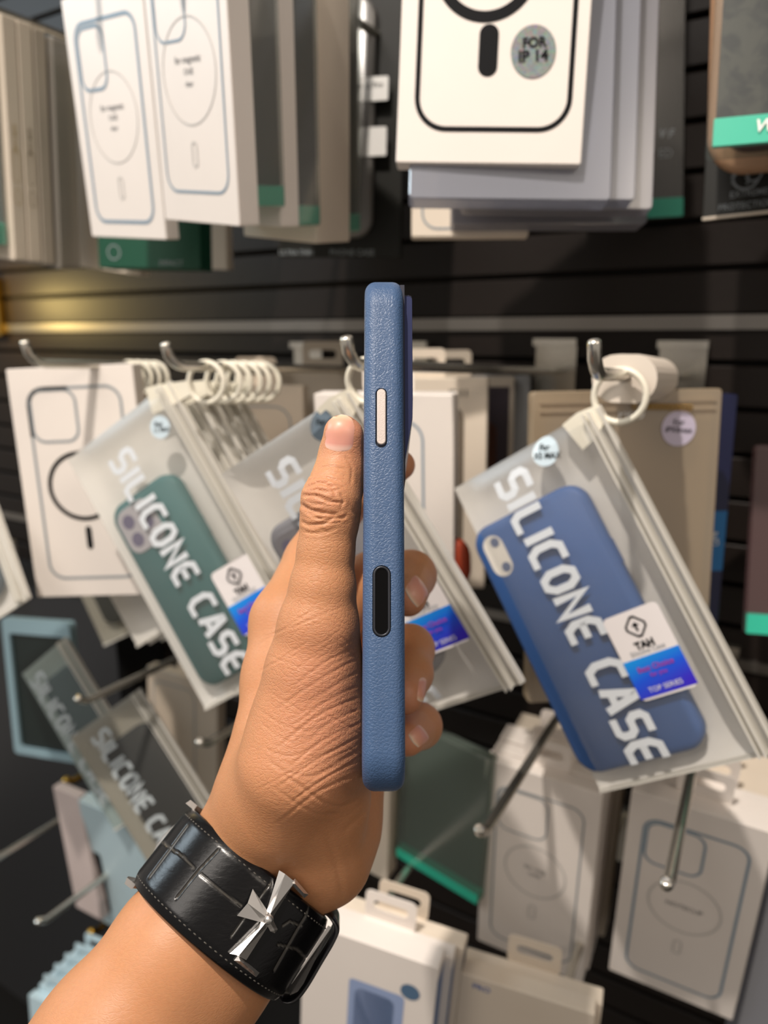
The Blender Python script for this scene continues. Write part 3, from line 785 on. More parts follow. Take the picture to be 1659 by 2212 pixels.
# behind the right pouch
fQ = fit('P', [(1150, 845), (1562, 840), (1520, 1500), (1140, 1520)], .115, .190, 0.43, sl=.2)
HC = film('hazy_cream', '#c9b79c', .35, .25, .12, .4)
pq = clear_pack(fQ, 0.010, 'hazy cream pack with a lilac sticker, behind the right frosted pouch', pbr('beige_insert', '#a8987f', .5), None, shell=HC)
(a1, b1), (a2, b2) = X(fQ, (1465, 925), (1370, 895))
o = printed(fQ, 'round_sticker', [disc2(a1, b1, .0106)], pbr('lilac_sticker', '#c6bdd2', .4), pq, .0006)
printed(fQ, 'sticker_text', [text2('For', a1, b1 - .0035, .0052, rot=-3), text2('iPXSmax', a1, b1 + .0010, .0046, rot=3, bold=.01)], INKK, o, .0010)
printed(fQ, 'printed_text', [text2('PRO', a2 - .002, b2, .0085, bold=.02)], INKW, pq, .0006)
for z_ in (0.0055, 0.0105):
    o = mesh_obj('folded_rim', *slab(fQ, .004, z_, fQ.w - .004, z_ + .002, 0, .0012, .0006, 2), HC, pq)
ch = thing('ball_chain', 'short chain of tiny gold beads under the rim of the cream pack', 'chain', fQ.p(*fQ.local(1420, 880), .003))
g = Geo()
for k in range(13):
    u = 1368 + (k * 9.5 if k == 0 else 18 + k * 8.5)
    c = fQ.p(*fQ.local(u, 878 + .02 * k * k), .002)
    g.add(*tube([c + .0016 * np.array([math.cos(q) * .7, 0, math.sin(q)]) for q in np.linspace(0, 6.283, 13)[:-1]], .0004, 5, closed=True))
g.obj('beads', BRASS, ch, True)
fN = fit('N', [(1225, 860), (1594, 852), (1545, 1420), (1200, 1430)], .112, .185, 0.50, sl=.2)
(a0, b0), (a1, b1), (a2, b2) = X(fN, (1500, 1105), (1580, 1232), (1545, 1165))
nk = carton(fN, 0.016, 'navy carton with a bright blue panel, rearmost behind the right pouch', NAVYCARD, tab=False, prints=[('printed_panel', [quad2(a0, b0, fN.w - .0005, b1)], pbr('azure_ink', '#1565a0', .4)), ('printed_text', [text2('N2', fN.w - .008, b2, .008, rot=80, bold=.02)], INKW)],
            sides=[('side_panel', [quad2(.0005, b0, .0155, b1)], pbr('azure_ink', '#1565a0', .4))])
for k in range(7):
    y = .385 + .0125 * k
    c = W4_ + (H4 - W4_) * (WY - .003 - y) / (WY - .003 - H4[1]) + np.array([0, 0, -.0005])
    ff = Face(c + np.array([-.016, 0, .0105]), np.array([1.0, 0, 0]), np.array([0, 0, 1.0]), .032, .030)
    o = mesh_obj('hang_tag', *plate_hole(ff, 0, 0, .032, .024, .0115, .0125, .0075, .0195, .0135, .0028, -.0085, 0), pbr('tag_paper', '#d8cdc0', .5), None); fix_normals(o)
    tag(o, ['first white hang tag behind the ring on the right hook', 'second white hang tag behind the ring on the right hook', 'third white hang tag on the right hook', 'middle white hang tag on the right hook', 'third white hang tag from the wall end of the right hook', 'second rearmost white hang tag on the right hook', 'rearmost white hang tag on the right hook'][k], 'tag', 'white hang tags on the right hook')

# cartons between phone and right pouch
fW = fit('W', [(682, 838), (972, 864), (990, 1400), (700, 1380)], .091, .172, 0.42, sl=.2, hs=.1)
carton(fW, 0.016, 'white carton with a thin blue outline, close behind the phone', prints=[('printed_outline', [outline(.010, .016, .0720, .158, .013, .0015, 8)], INKB)])
fW2 = fit('W2', [(795, 812), (1050, 822), (1050, 1270), (800, 1260)], .092, .170, 0.50, sl=.2)
(a1, b1), (a2, b2), (a3, b3) = X(fW2, (988, 850), (1003, 870), (940, 1150))
carton(fW2, 0.016, 'cream carton marked IP 11, right of the phone behind the blue-outlined carton', CREAM, prints=[
    ('printed_text', [text2('IP 11', a1 + .001, b1, .0075, bold=.02)], INKK), ('printed_window', [fill(rr_pts(a2 - .05, b2, a2, b2 + .12, .014, 8))], pbr('brown_grey_print', '#6a5f52', .5))], tabx=.45)
fW3 = fit('W3', [(880, 812), (1108, 818), (1105, 1200), (880, 1190)], .090, .160, 0.56, sl=.2)
(a1, b1), (a2, b2) = X(fW3, (1050, 838), (1094, 1150))
carton(fW3, 0.014, 'dark-fronted carton just right of the IP 11 carton', pbr('greige_carton', '#b5aa9b', .5), prints=[('printed_panel', [quad2(.012, b1 - .001, a2, b2)], pbr('aubergine_ink', '#2f2730', .4)), ('printed_case', [fill(rr_pts(a2 - .03, b1 + .028, a2 - .010, b1 + .10, .008, 6))], pbr('rust_ink', '#6b4029', .4))], tabx=.4)
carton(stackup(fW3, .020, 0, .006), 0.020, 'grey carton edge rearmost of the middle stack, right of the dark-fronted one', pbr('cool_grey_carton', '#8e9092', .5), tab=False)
fO = fit('orange', [(800, 1155), (1008, 1165), (1017, 1275), (800, 1262)], .068, .036, 0.46, sl=.2)
t = thing('phone_case', 'orange-red phone case peeking out right of the white carton', 'phone case', fO.p(fO.w / 2, fO.h, 0))
o = mesh_obj('case_back', *slab(fO, 0, 0, fO.w, fO.h, -.009, 0, .013, 8, .0025), pbr('orange_red_silicone', '#9c3a1d', .5), t, True); fix_normals(o); o.data.set_sharp_from_angle(angle=.9)
fV = fit('V', [(432, 828), (652, 835), (664, 1260), (440, 1250)], .085, .165, 0.52, sl=.2)
carton(fV, 0.014, 'tan carton with grey outline behind the left ring row', pbr('tan_carton', '#cfc0ae', .45), prints=[('printed_outline', [outline(.010, .016, .075, .150, .014, .0014, 8)], INKG)])
carton(stackup(fV, .05, .012, .03), 0.014, 'greyish carton with a wide tab, rearmost left of the phone', pbr('greige_carton', '#b5aa9b', .5))

# far left of row two
fX = fit('X', [(-285, 935), (-105, 800), (60, 1290), (-120, 1420)], .098, .185, 0.30, roll0=-.5, sl=.3)
pouch(fX, 'frosted pouch cut by the left edge beside the white ring-print carton', .006, letters=False)
silicone_case(fX, .012, .040, .080, .178, '#3c4f5c', 'slate silicone case in the leftmost pouch', cam='dark')
fX2 = fit('X2', [(-120, 1180), (30, 1170), (48, 1300), (-100, 1320)], .085, .09, 0.34, sl=.3)
clear_pack(fX2, .01, 'small hazy pack at the left edge above the teal-edged tray', None, None, shell=film('hazy_grey', '#b9b3aa', .35, .3, .1, .4))

# =========================================================== row three
_, J1, K1 = hook(180, 1517, .335, 'bent hook with bright tip over the lower left frosted pouch', 4)
_, J2, K2 = hook(442, 1610, .335, 'bent hook with bright tip left of the wrist', 4)
_, J3, K3 = hook(1042, 1803, .335, 'bent hook in front of the carton with the oval ring print', 5)
_, J4, K4 = hook(1441, 1918, .335, 'bent hook in front of the carton at the lower right', 5)
f6 = fit('R3a', [(1047, 1632), (1303, 1722), (1256, 2121), (1033, 2036)], .086, .165, 0.50, sl=.2)
carton(f6, .012, 'white carton with grey camera square and oval ring, right of the wrist', group='cartons on the lower right hooks',
       prints=magsafe_prints(f6.w, f6.h, INKG, .0014, INKL, 'square', .010, .018, f6.h * .93, ['for mag', 'CASE'], .024, ringw=.0016, pillm=INKL))
carton(stackup(f6, .013, .002, .001), .012, 'second white carton on the hook with the oval ring print', group='cartons on the lower right hooks')
carton(stackup(f6, .027, .004, .0), .020, 'third white carton on the hook with the oval ring print', group='cartons on the lower right hooks')
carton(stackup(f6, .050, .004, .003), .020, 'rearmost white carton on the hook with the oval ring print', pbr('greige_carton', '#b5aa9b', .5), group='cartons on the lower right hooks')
f7 = fit('R3b', [(1362, 1705), (1680, 1802), (1578, 2205), (1319, 2095)], .086, .165, 0.50, sl=.2)
c7 = carton(f7, .014, 'white carton with blue-grey phone outline in the lower right corner', group='cartons on the lower right hooks',
       prints=magsafe_prints(f7.w, f7.h, INKB, .0018, INKL, 'square', .010, .018, f7.h * .93, ['NOTECUP'], .024, ringw=.0014, pillm=INKL))
carton(stackup(f7, .015, .001, .001), .018, 'second carton behind the blue-grey outlined one, lower right', group='cartons on the lower right hooks')
carton(stackup(f7, .035, .002, .0), .022, 'third carton behind the blue-grey outlined one, lower right', CREAM, group='cartons on the lower right hooks')
carton(stackup(f7, .060, .002, .003), .022, 'rearmost carton behind the blue-grey outlined one, lower right', CREAM, group='cartons on the lower right hooks')
f8 = fit('R3c', [(872, 1560), (1058, 1640), (1035, 1962), (850, 1842)], .080, .150, 0.52, sl=.2)
clear_pack(f8, .010, 'greenish clear pack with a bright teal foot below the fingertips', pbr('green_grey_insert', '#5f6b63', .4), TEAL, shell=film('greenish_film', '#9fada4', .7, .2, .08, .4), bandh=.010)
f9 = fit('R3d', [(690, 1600), (842, 1665), (838, 1905), (690, 1830)], .070, .120, 0.52, sl=.2)
carton(f9, .016, 'cream carton edge between the wrist and the teal-footed pack', CREAM, tab=False)
fY = fit('Y', [(1640, 960), (1830, 965), (1815, 1385), (1604, 1370)], .060, .125, 0.58, sl=.1, ys=.01)
clear_pack(fY, .008, 'reddish clear pack with teal foot at the right edge', pbr('brown_insert', '#3a2a28', .5), TEAL, bandh=.015, shell=film('reddish_film', '#aa8888', .75, .2, .05))
fZ = fit('Z', [(1690, 1850), (1900, 1900), (1800, 2400), (1560, 2320)], .085, .175, 0.42, sl=.3)
clear_pack(fZ, .018, 'pale grey pack cut by the lower right corner', None, None, shell=HZ, case=pbr('white_case', '#d5d8da', .4))

# row four
_, J5, K5 = hook(92, 1992, .335, 'bent hook in the lower left in front of the pale blue cartons', 3)
_, J6, K6 = hook(702, 2118, .335, 'bent hook right of the watch strap', 2)
_, J8, K8 = hook(1170, 2290, .37, 'bent hook leaving the bottom of the picture', 4)
_, J7, K7 = hook(-30, 1868, .335, 'thin hook leaving the left edge of the picture', 3)
fa = fit('R4a', [(655, 1990), (949, 2093), (905, 2490), (645, 2380)], .088, .165, 0.42, sl=.2)
(a1, b1), (a2, b2), (a3, b3), (a4, b4) = X(fa, (886, 2143), (755, 2110), (870, 2200), (800, 2190))
carton(fa, .0155, 'white carton with a blue phone picture and dark round sticker beside the watch strap', CARD, prints=[
    ('printed_picture', [fill(rr_pts(a2, b2, a3, b3 + .06, .003, 4))], pbr('periwinkle_ink', '#8fa0c4', .45)), ('printed_phone', [fill(rr_pts(a2 + .004, b2 + .006, a3 - .006, b3 + .05, .006, 6))], pbr('sky_ink', '#7a93bd', .45)),
    ('printed_sticker', [disc2(a1, b1, .0062)], pbr('slate_blue_ink', '#4f6a86', .5))], tab=False, group='cartons beside the watch', sides=[('side_panel', [quad2(.0, .010, .015, fa.h)], BLUECARD)])
carton(stackup(fa, .0165, -.006, .001), .010, 'second white carton with blue side, behind the blue phone picture', CARD, group='cartons beside the watch', sides=[('side_panel', [quad2(.0, .010, .010, fa.h)], BLUECARD)])
carton(stackup(fa, .0285, -.008, .003), .012, 'dark blue-sided carton rearmost beside the watch', CREAM, group='cartons beside the watch', sides=[('side_panel', [quad2(.0, .004, .012, fa.h)], NAVYCARD)])
fb = fit('R4b', [(978, 2096), (1285, 2192), (1240, 2560), (960, 2450)], .088, .160, 0.42, sl=.2)
(a1, b1), = X(fb, (1040, 2135)); 
carton(fb, .0120, 'cream carton with small blue lettering at the bottom edge, right of centre', CREAM, prints=[('printed_text', [text2('PRO', a1, b1, .006, bold=.01)], INKBLUE)], tab=False, group='cartons at the bottom edge')
carton(stackup(fb, .0130, -.004, .001), .012, 'second cream carton behind the one with small blue lettering', CREAM, group='cartons at the bottom edge')

# lower left cluster
f10 = fit('L1', [(70, 1060), (240, 975), (400, 1310), (225, 1398)], .100, .180, 0.46, roll0=-.5, sl=.3)
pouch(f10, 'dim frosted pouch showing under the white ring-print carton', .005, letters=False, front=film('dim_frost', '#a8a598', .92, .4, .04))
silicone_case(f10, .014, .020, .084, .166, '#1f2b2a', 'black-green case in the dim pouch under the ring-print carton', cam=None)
f11 = fit('L2', [(40, 1452), (150, 1378), (345, 1720), (258, 1800)], .070, .165, 0.36, roll0=-.5, sl=.2)
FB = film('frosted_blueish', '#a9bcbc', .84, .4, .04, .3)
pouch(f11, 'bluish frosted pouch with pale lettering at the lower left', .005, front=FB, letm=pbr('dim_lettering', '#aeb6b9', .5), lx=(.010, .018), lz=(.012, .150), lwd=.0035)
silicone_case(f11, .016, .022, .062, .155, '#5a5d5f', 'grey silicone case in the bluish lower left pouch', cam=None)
f12 = fit('L3', [(152, 1595), (305, 1485), (500, 1795), (345, 1905)], .080, .160, 0.36, roll0=-.5, sl=.2)
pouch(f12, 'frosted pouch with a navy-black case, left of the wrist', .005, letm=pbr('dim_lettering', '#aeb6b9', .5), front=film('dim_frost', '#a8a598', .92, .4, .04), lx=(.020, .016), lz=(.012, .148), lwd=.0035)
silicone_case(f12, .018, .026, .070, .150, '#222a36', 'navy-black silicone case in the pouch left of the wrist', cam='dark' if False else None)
f13 = fit('L4', [(2, 1345), (150, 1340), (175, 1655), (32, 1618)], .100, .170, 0.42, sl=.1, sy=.1)
tr = thing('display_tray', 'black-green card with a pale blue raised rim at the left edge', 'package', f13.p(f13.w / 2, f13.h, 0))
o = mesh_obj('dark_card', *slab(f13, 0, 0, f13.w, f13.h, -.008, -.003, .004, 3), pbr('black_green', '#16211f', .4), tr); fix_normals(o)
o = mesh_obj('pale_rim', *plate_hole(f13, -.001, -.001, f13.w + .001, f13.h + .001, .005, .009, .016, f13.w - .007, f13.h - .008, .004, -.009, 0), pbr('pale_blue_rim', '#87a1aa', .3), tr); fix_normals(o)
f14 = fit('L7', [(318, 1440), (470, 1480), (470, 1830), (322, 1770)], .098, .205, 0.56, sl=.1, sy=.1)
carton(f14, .014, 'tan carton with a faint outline between the lower left pouches and the wrist', pbr('tan_carton', '#cfc0ae', .45), prints=[('printed_outline', [outline(.008, .014, .068, .150, .012, .0014, 8)], INKG)])
f15 = fit('L5', [(112, 1700), (172, 1722), (218, 1990), (166, 1958)], .040, .150, 0.40, ys=.01, sl=.3)
carton(f15, .010, 'narrow pinkish carton left of the pale blue cartons by the watch', pbr('pinkish_carton', '#cbbcb8', .45), tab=False, group='cartons left of the watch')
f17 = fit('L9', [(165, 1722), (305, 1790), (350, 2050), (222, 1995)], .078, .150, 0.43, ys=.01, sl=.3)
(a1, b1), (a2, b2) = X(f17, (170, 1825), (204, 1955))
carton(f17, .014, 'pale blue carton with a black window at its left edge, by the watch', PALE, prints=[('printed_window', [fill(rr_pts(.0015, b1, .016, b2, .004, 5))], INKK)], group='cartons left of the watch')
carton(stackup(f17, .016, .003, .008), .014, 'pale blue carton rearmost left of the watch', PALE, group='cartons left of the watch')
f16 = fit('L6', [(60, 2145), (150, 2190), (165, 2420), (80, 2380)], .062, .12, 0.40, sl=.2)
for k in range(5):
    carton(stackup(f16, .011 * k, .006 * k, .0035 * k), .010, ['frontmost pale blue carton in the bottom left corner', 'second pale blue carton in the bottom left corner', 'third pale blue carton in the bottom left corner', 'fourth pale blue carton in the bottom left corner', 'rearmost pale blue carton in the bottom left corner'][k], PALE, group='pale blue cartons in the bottom left corner')
hook(152, 1690, .42, 'brass hook with a bright gold tip beside the tray at lower left', 5, mat=BRASS, r=.0036, group='brass hooks at the lower left')
hook(205, 2015, .44, 'brass hook with gold tip above the bottom left cartons', 5, mat=BRASS, r=.0036, group='brass hooks at the lower left')
# brass side rail put in to catch the added glow light, left end of the wall
bk = mesh_obj('trim_4', *boxv(-1.25, -1.0, WY - .012, WY - .004, 1.500, 1.578), BRASS); tag(bk, kind='structure')

# ================================================================== the phone held up to the lens
def cf(u, v, D):                      # camera-aligned metres: right, away, up
    return np.array([(u - IW / 2) / FPX * D, D, -(v - IH / 2) / FPX * D])
def cw(p):                            # camera-aligned -> world
    p = np.asarray(p, float)
    return CAM + p @ VIEW
PA, PB = cf(829.0, 577, 0.2262), cf(828.5, 1727, 0.1980)
PL = np.linalg.norm(PA - PB) / 2
PAX = (PA - PB) / (2 * PL)                                  # long axis of the phone
PDX = np.cross(PAX, np.array([1.0, 0, 0])); PDX /= np.linalg.norm(PDX)
if PDX[1] < 0: PDX = -PDX                                   # depth axis, away from the lens
PTX = np.cross(PDX, PAX); PTX = PTX if PTX[0] > 0 else -PTX  # thickness axis, to the right
PC = (PA + PB) / 2
PHT, PHW, PHR = 0.00595, 0.0730, 0.0125
def pw(x, w, l):                                            # phone metres -> camera frame
    return PC + PTX * x + PDX * w + PAX * l
def phone_local(u, v):
    d = cf(u, v, 1.0)
    t = np.dot(PC, PDX) / np.dot(d, PDX)
    q = d * t - PC
    return np.dot(q, PTX), np.dot(q, PAX)

def leather_material():
    m = bpy.data.materials.new('blue_leather'); t, b = nodes_of(m)
    setin(b, Base_Color=srgb('#3c567a'), Roughness=0.46)
    b.inputs['Specular IOR Level'].default_value = 0.55
    tc = t.nodes.new('ShaderNodeTexCoord')
    nz = t.nodes.new('ShaderNodeTexNoise'); nz.inputs['Scale'].default_value = 260; nz.inputs['Detail'].default_value = 2
    mixv = t.nodes.new('ShaderNodeMix'); mixv.data_type = 'VECTOR'; mixv.inputs[0].default_value = 0.0018
    add = t.nodes.new('ShaderNodeVectorMath'); add.operation = 'SCALE'; add.inputs[3].default_value = 0.0022
    sm = t.nodes.new('ShaderNodeVectorMath'); sm.operation = 'ADD'
    t.links.new(tc.outputs['Object'], nz.inputs['Vector'])
    t.links.new(nz.outputs['Color'], add.inputs[0])
    t.links.new(tc.outputs['Object'], sm.inputs[0]); t.links.new(add.outputs[0], sm.inputs[1])
    mp = t.nodes.new('ShaderNodeMapping'); mp.inputs['Scale'].default_value = (0.8, 0.8, 1.15)
    t.links.new(sm.outputs[0], mp.inputs[0])
    vo = t.nodes.new('ShaderNodeTexVoronoi'); vo.feature = 'DISTANCE_TO_EDGE'; vo.inputs['Scale'].default_value = 1080
    t.links.new(mp.outputs[0], vo.inputs['Vector'])
    rp = t.nodes.new('ShaderNodeMapRange'); rp.inputs[1].default_value = 0.0; rp.inputs[2].default_value = 0.22
    rp.interpolation_type = 'SMOOTHSTEP'
    t.links.new(vo.outputs['Distance'], rp.inputs[0])
    n2 = t.nodes.new('ShaderNodeTexNoise'); n2.inputs['Scale'].default_value = 1500
    t.links.new(tc.outputs['Object'], n2.inputs['Vector'])
    ad = t.nodes.new('ShaderNodeMath'); ad.operation = 'MULTIPLY_ADD'; ad.inputs[1].default_value = 0.5
    t.links.new(n2.outputs['Fac'], ad.inputs[0]); t.links.new(rp.outputs[0], ad.inputs[2])
    bp = t.nodes.new('ShaderNodeBump'); bp.inputs['Strength'].default_value = 0.32; bp.inputs['Distance'].default_value = 0.00022
    t.links.new(ad.outputs[0], bp.inputs['Height']); t.links.new(bp.outputs['Normal'], b.inputs['Normal'])
    return m

def pill(cx, cl, hw, hl, w0, w1, bev=0.0, n=10):
    """pill-shaped plug on the near side, between depths w0 (inside) and w1 (outside, negative = proud)"""
    def ring(off, w):
        r = hw - off
        pts = []
        for s, a0 in ((1, 0), (-1, 180)):
            for k in range(n + 1):
                a = math.radians(a0 + 180 * k / n)
                pts.append(cw(pw(cx + r * math.cos(a), w, cl + s * (hl - hw) + r * math.sin(a))))
        return pts
    lv = [ring(0, w0), ring(0, w1 + bev), ring(bev, w1)] if bev else [ring(0, w0), ring(0, w1)]
    m = len(lv[0]); V = sum(lv, []); F = []
    for k in range(len(lv) - 1):
        for i in range(m):
            j = (i + 1) % m
            F.append((k * m + i, k * m + j, (k + 1) * m + j, (k + 1) * m + i))
    F.append(tuple(range(m))[::-1]); F.append(tuple((len(lv) - 1) * m + i for i in range(m)))
    return V, F

def build_phone():
    base = cw(PB)
    root = thing('smartphone', 'slim smartphone in a blue grained leather case, held upright edge-on in the hand', 'phone', base)
    # case body: rounded outline swept over the thickness with rounded edges
    rb, nb, nc = 0.0034, 8, 12
    prof = [(-PHT + rb * (1 - math.cos(a)), rb * (1 - math.sin(a))) for a in np.linspace(0, math.pi / 2, nb)]
    prof = prof[:-1] + [(-PHT + rb + (2 * PHT - 2 * rb) * k / 4, 0) for k in range(5)] + [(-x, o) for x, o in prof[::-1][1:]]
    V, F = [], []
    m = None
    for x, off in prof:
        pts = rr_pts(off, -PL + off, PHW - off, PL - off, max(PHR - off, 1e-3), nc)
        m = len(pts)
        V += [cw(pw(x, w, l)) for w, l in pts]
    for k in range(len(prof) - 1):
        for i in range(m):
            j = (i + 1) % m
            F.append((k * m + i, k * m + j, (k + 1) * m + j, (k + 1) * m + i))
    F.append(tuple(range(m))[::-1]); F.append(tuple((len(prof) - 1) * m + i for i in range(m)))
    body = mesh_obj('leather_case', V, F, leather_material(), root)
    fix_normals(body)
    x1, l1 = phone_local(823.5, 902); _, lt = phone_local(823, 838); _, lb = phone_local(823, 967)
    x2, l2 = phone_local(824.5, 1298); _, ct = phone_local(823, 1221); _, cb = phone_local(823, 1377)
    cuts = []
    for (x, l, hw, hl) in ((x1, (lt + lb) / 2, 0.00170, (lt - lb) / 2), (x2, (ct + cb) / 2, 0.00262, (ct - cb) / 2)):
        c = mesh_obj('cutter', *pill(x, l, hw, hl, 0.0012, -0.003), None, root); fix_normals(c)
        md = body.modifiers.new('slot', 'BOOLEAN'); md.operation = 'DIFFERENCE'; md.object = c; md.solver = 'EXACT'
        cuts.append(c)
    bpy.context.view_layer.update()
    dg = bpy.context.evaluated_depsgraph_get()
    nm = bpy.data.meshes.new_from_object(body.evaluated_get(dg))
    body.modifiers.clear(); body.data = nm
    for c in cuts: bpy.data.objects.remove(c)
    nm.polygons.foreach_set('use_smooth', [True] * len(nm.polygons))
    nm.set_sharp_from_angle(angle=math.radians(35))
    navy = pbr('slot_lining', '#131a30', 0.5)
    silver = pbr('anodised_silver', '#c2b6af', 0.45, 0.35, bump=0.15, bscale=4000)
    g = Geo(); g.add(*pill(x1, (lt + lb) / 2, 0.00168, (lt - lb) / 2 - 2e-5, 0.00119, 0.0009))
    g.obj('slot_lining', navy, root)
    g = Geo(); g.add(*pill(x1 + 0.00004, (lt + lb) / 2 + 0.0003, 0.00132, (lt - lb) / 2 - 0.0006, 0.0011, -0.00025, 0.00022))
    b = g.obj('power_button', silver, root, True); fix_normals(b); b.data.set_sharp_from_angle(angle=math.radians(40)); b['label'] = 'pale silver side button'
    g = Geo(); g.add(*pill(x2, (ct + cb) / 2, 0.00255, (ct - cb) / 2 - 7e-5, 0.00119, 0.0006))
    g2 = pill(x2, (ct + cb) / 2, 0.00188, (ct - cb) / 2 - 0.0008, 0.00119, 0.0003)
    rim = mesh_obj('camera_control_rim', [], [], None, root) if False else None
    # rim as a closed pill tube
    path = []
    for s, a0 in ((1, 0), (-1, 180)):
        for k in range(13):
            a = math.radians(a0 + 15 * k)
            path.append(cw(pw(x2 + 0.0021 * math.cos(a), 0.00035, (ct + cb) / 2 + s * ((ct - cb) / 2 - 0.00262) + 0.0021 * math.sin(a))))
    r = mesh_obj('control_rim', *tube(path, 0.00042, 8, closed=True), pbr('dark_metal_rim', '#3a3c42', 0.35, 0.7), root, True)
    c = g.obj('camera_control', pbr('black_glass', '#020203', 0.1, spec=0.25), root); c['label'] = 'glossy black sensor strip set in the side'
    # camera plate on the right face, thinning out downwards
    metal = pbr('violet_blue_metal', '#3b4062', 0.3, 0.85)
    dark = pbr('plate_gasket', '#171a2b', 0.4, 0.2)
    _, ptop = phone_local(870, 606); _, pmid = phone_local(870, 868); _, pbot = phone_local(872, 1016)
    ptop *= 0.985
    prof = [(0.0056, ptop), (0.0080, ptop), (0.00865, ptop - 0.0004), (0.0089, ptop - 0.0012), (0.0089, pmid + 0.003), (0.00875, pmid - 0.003), (0.0063, pbot + 0.003), (0.0059, pbot), (0.0056, pbot)]
    cx, cl = 0.0071, (ptop + pbot) / 2
    V, F = [], []
    lev = [(0.0062, 0.965), (0.0066, 0.985), (0.0074, 1.0), (0.0640, 1.0), (0.0662, 0.96)]
    for w, s in lev:
        V += [cw(pw(0.0056 + (x - 0.0056) * s, w, cl + (l - cl) * s)) for x, l in prof]
    m = len(prof)
    for k in range(len(lev) - 1):
        for i in range(m):
            j = (i + 1) % m
            F.append((k * m + i, k * m + j, (k + 1) * m + j, (k + 1) * m + i))
    F.append(tuple(range(m))[::-1]); F.append(tuple((len(lev) - 1) * m + i for i in range(m)))
    p = mesh_obj('camera_plate', V, F, metal, root); fix_normals(p); p['label'] = 'violet blue metal camera plate standing proud of the back'
    g = Geo()
    V, F = [], []
    for w in (0.0045, 0.0675):
        V += [cw(pw(x, w, l)) for x, l in ((0.0050, ptop + 0.002), (0.0064, ptop + 0.002), (0.0064, pbot - 0.002), (0.0050, pbot - 0.002))]
    F = [(0, 1, 2, 3), (7, 6, 5, 4)] + [(i, 4 + i, 4 + (i + 1) % 4, (i + 1) % 4) for i in range(4)]
    q = mesh_obj('plate_gasket', V, F, dark, root); fix_normals(q)
    return root
PHONE = build_phone()

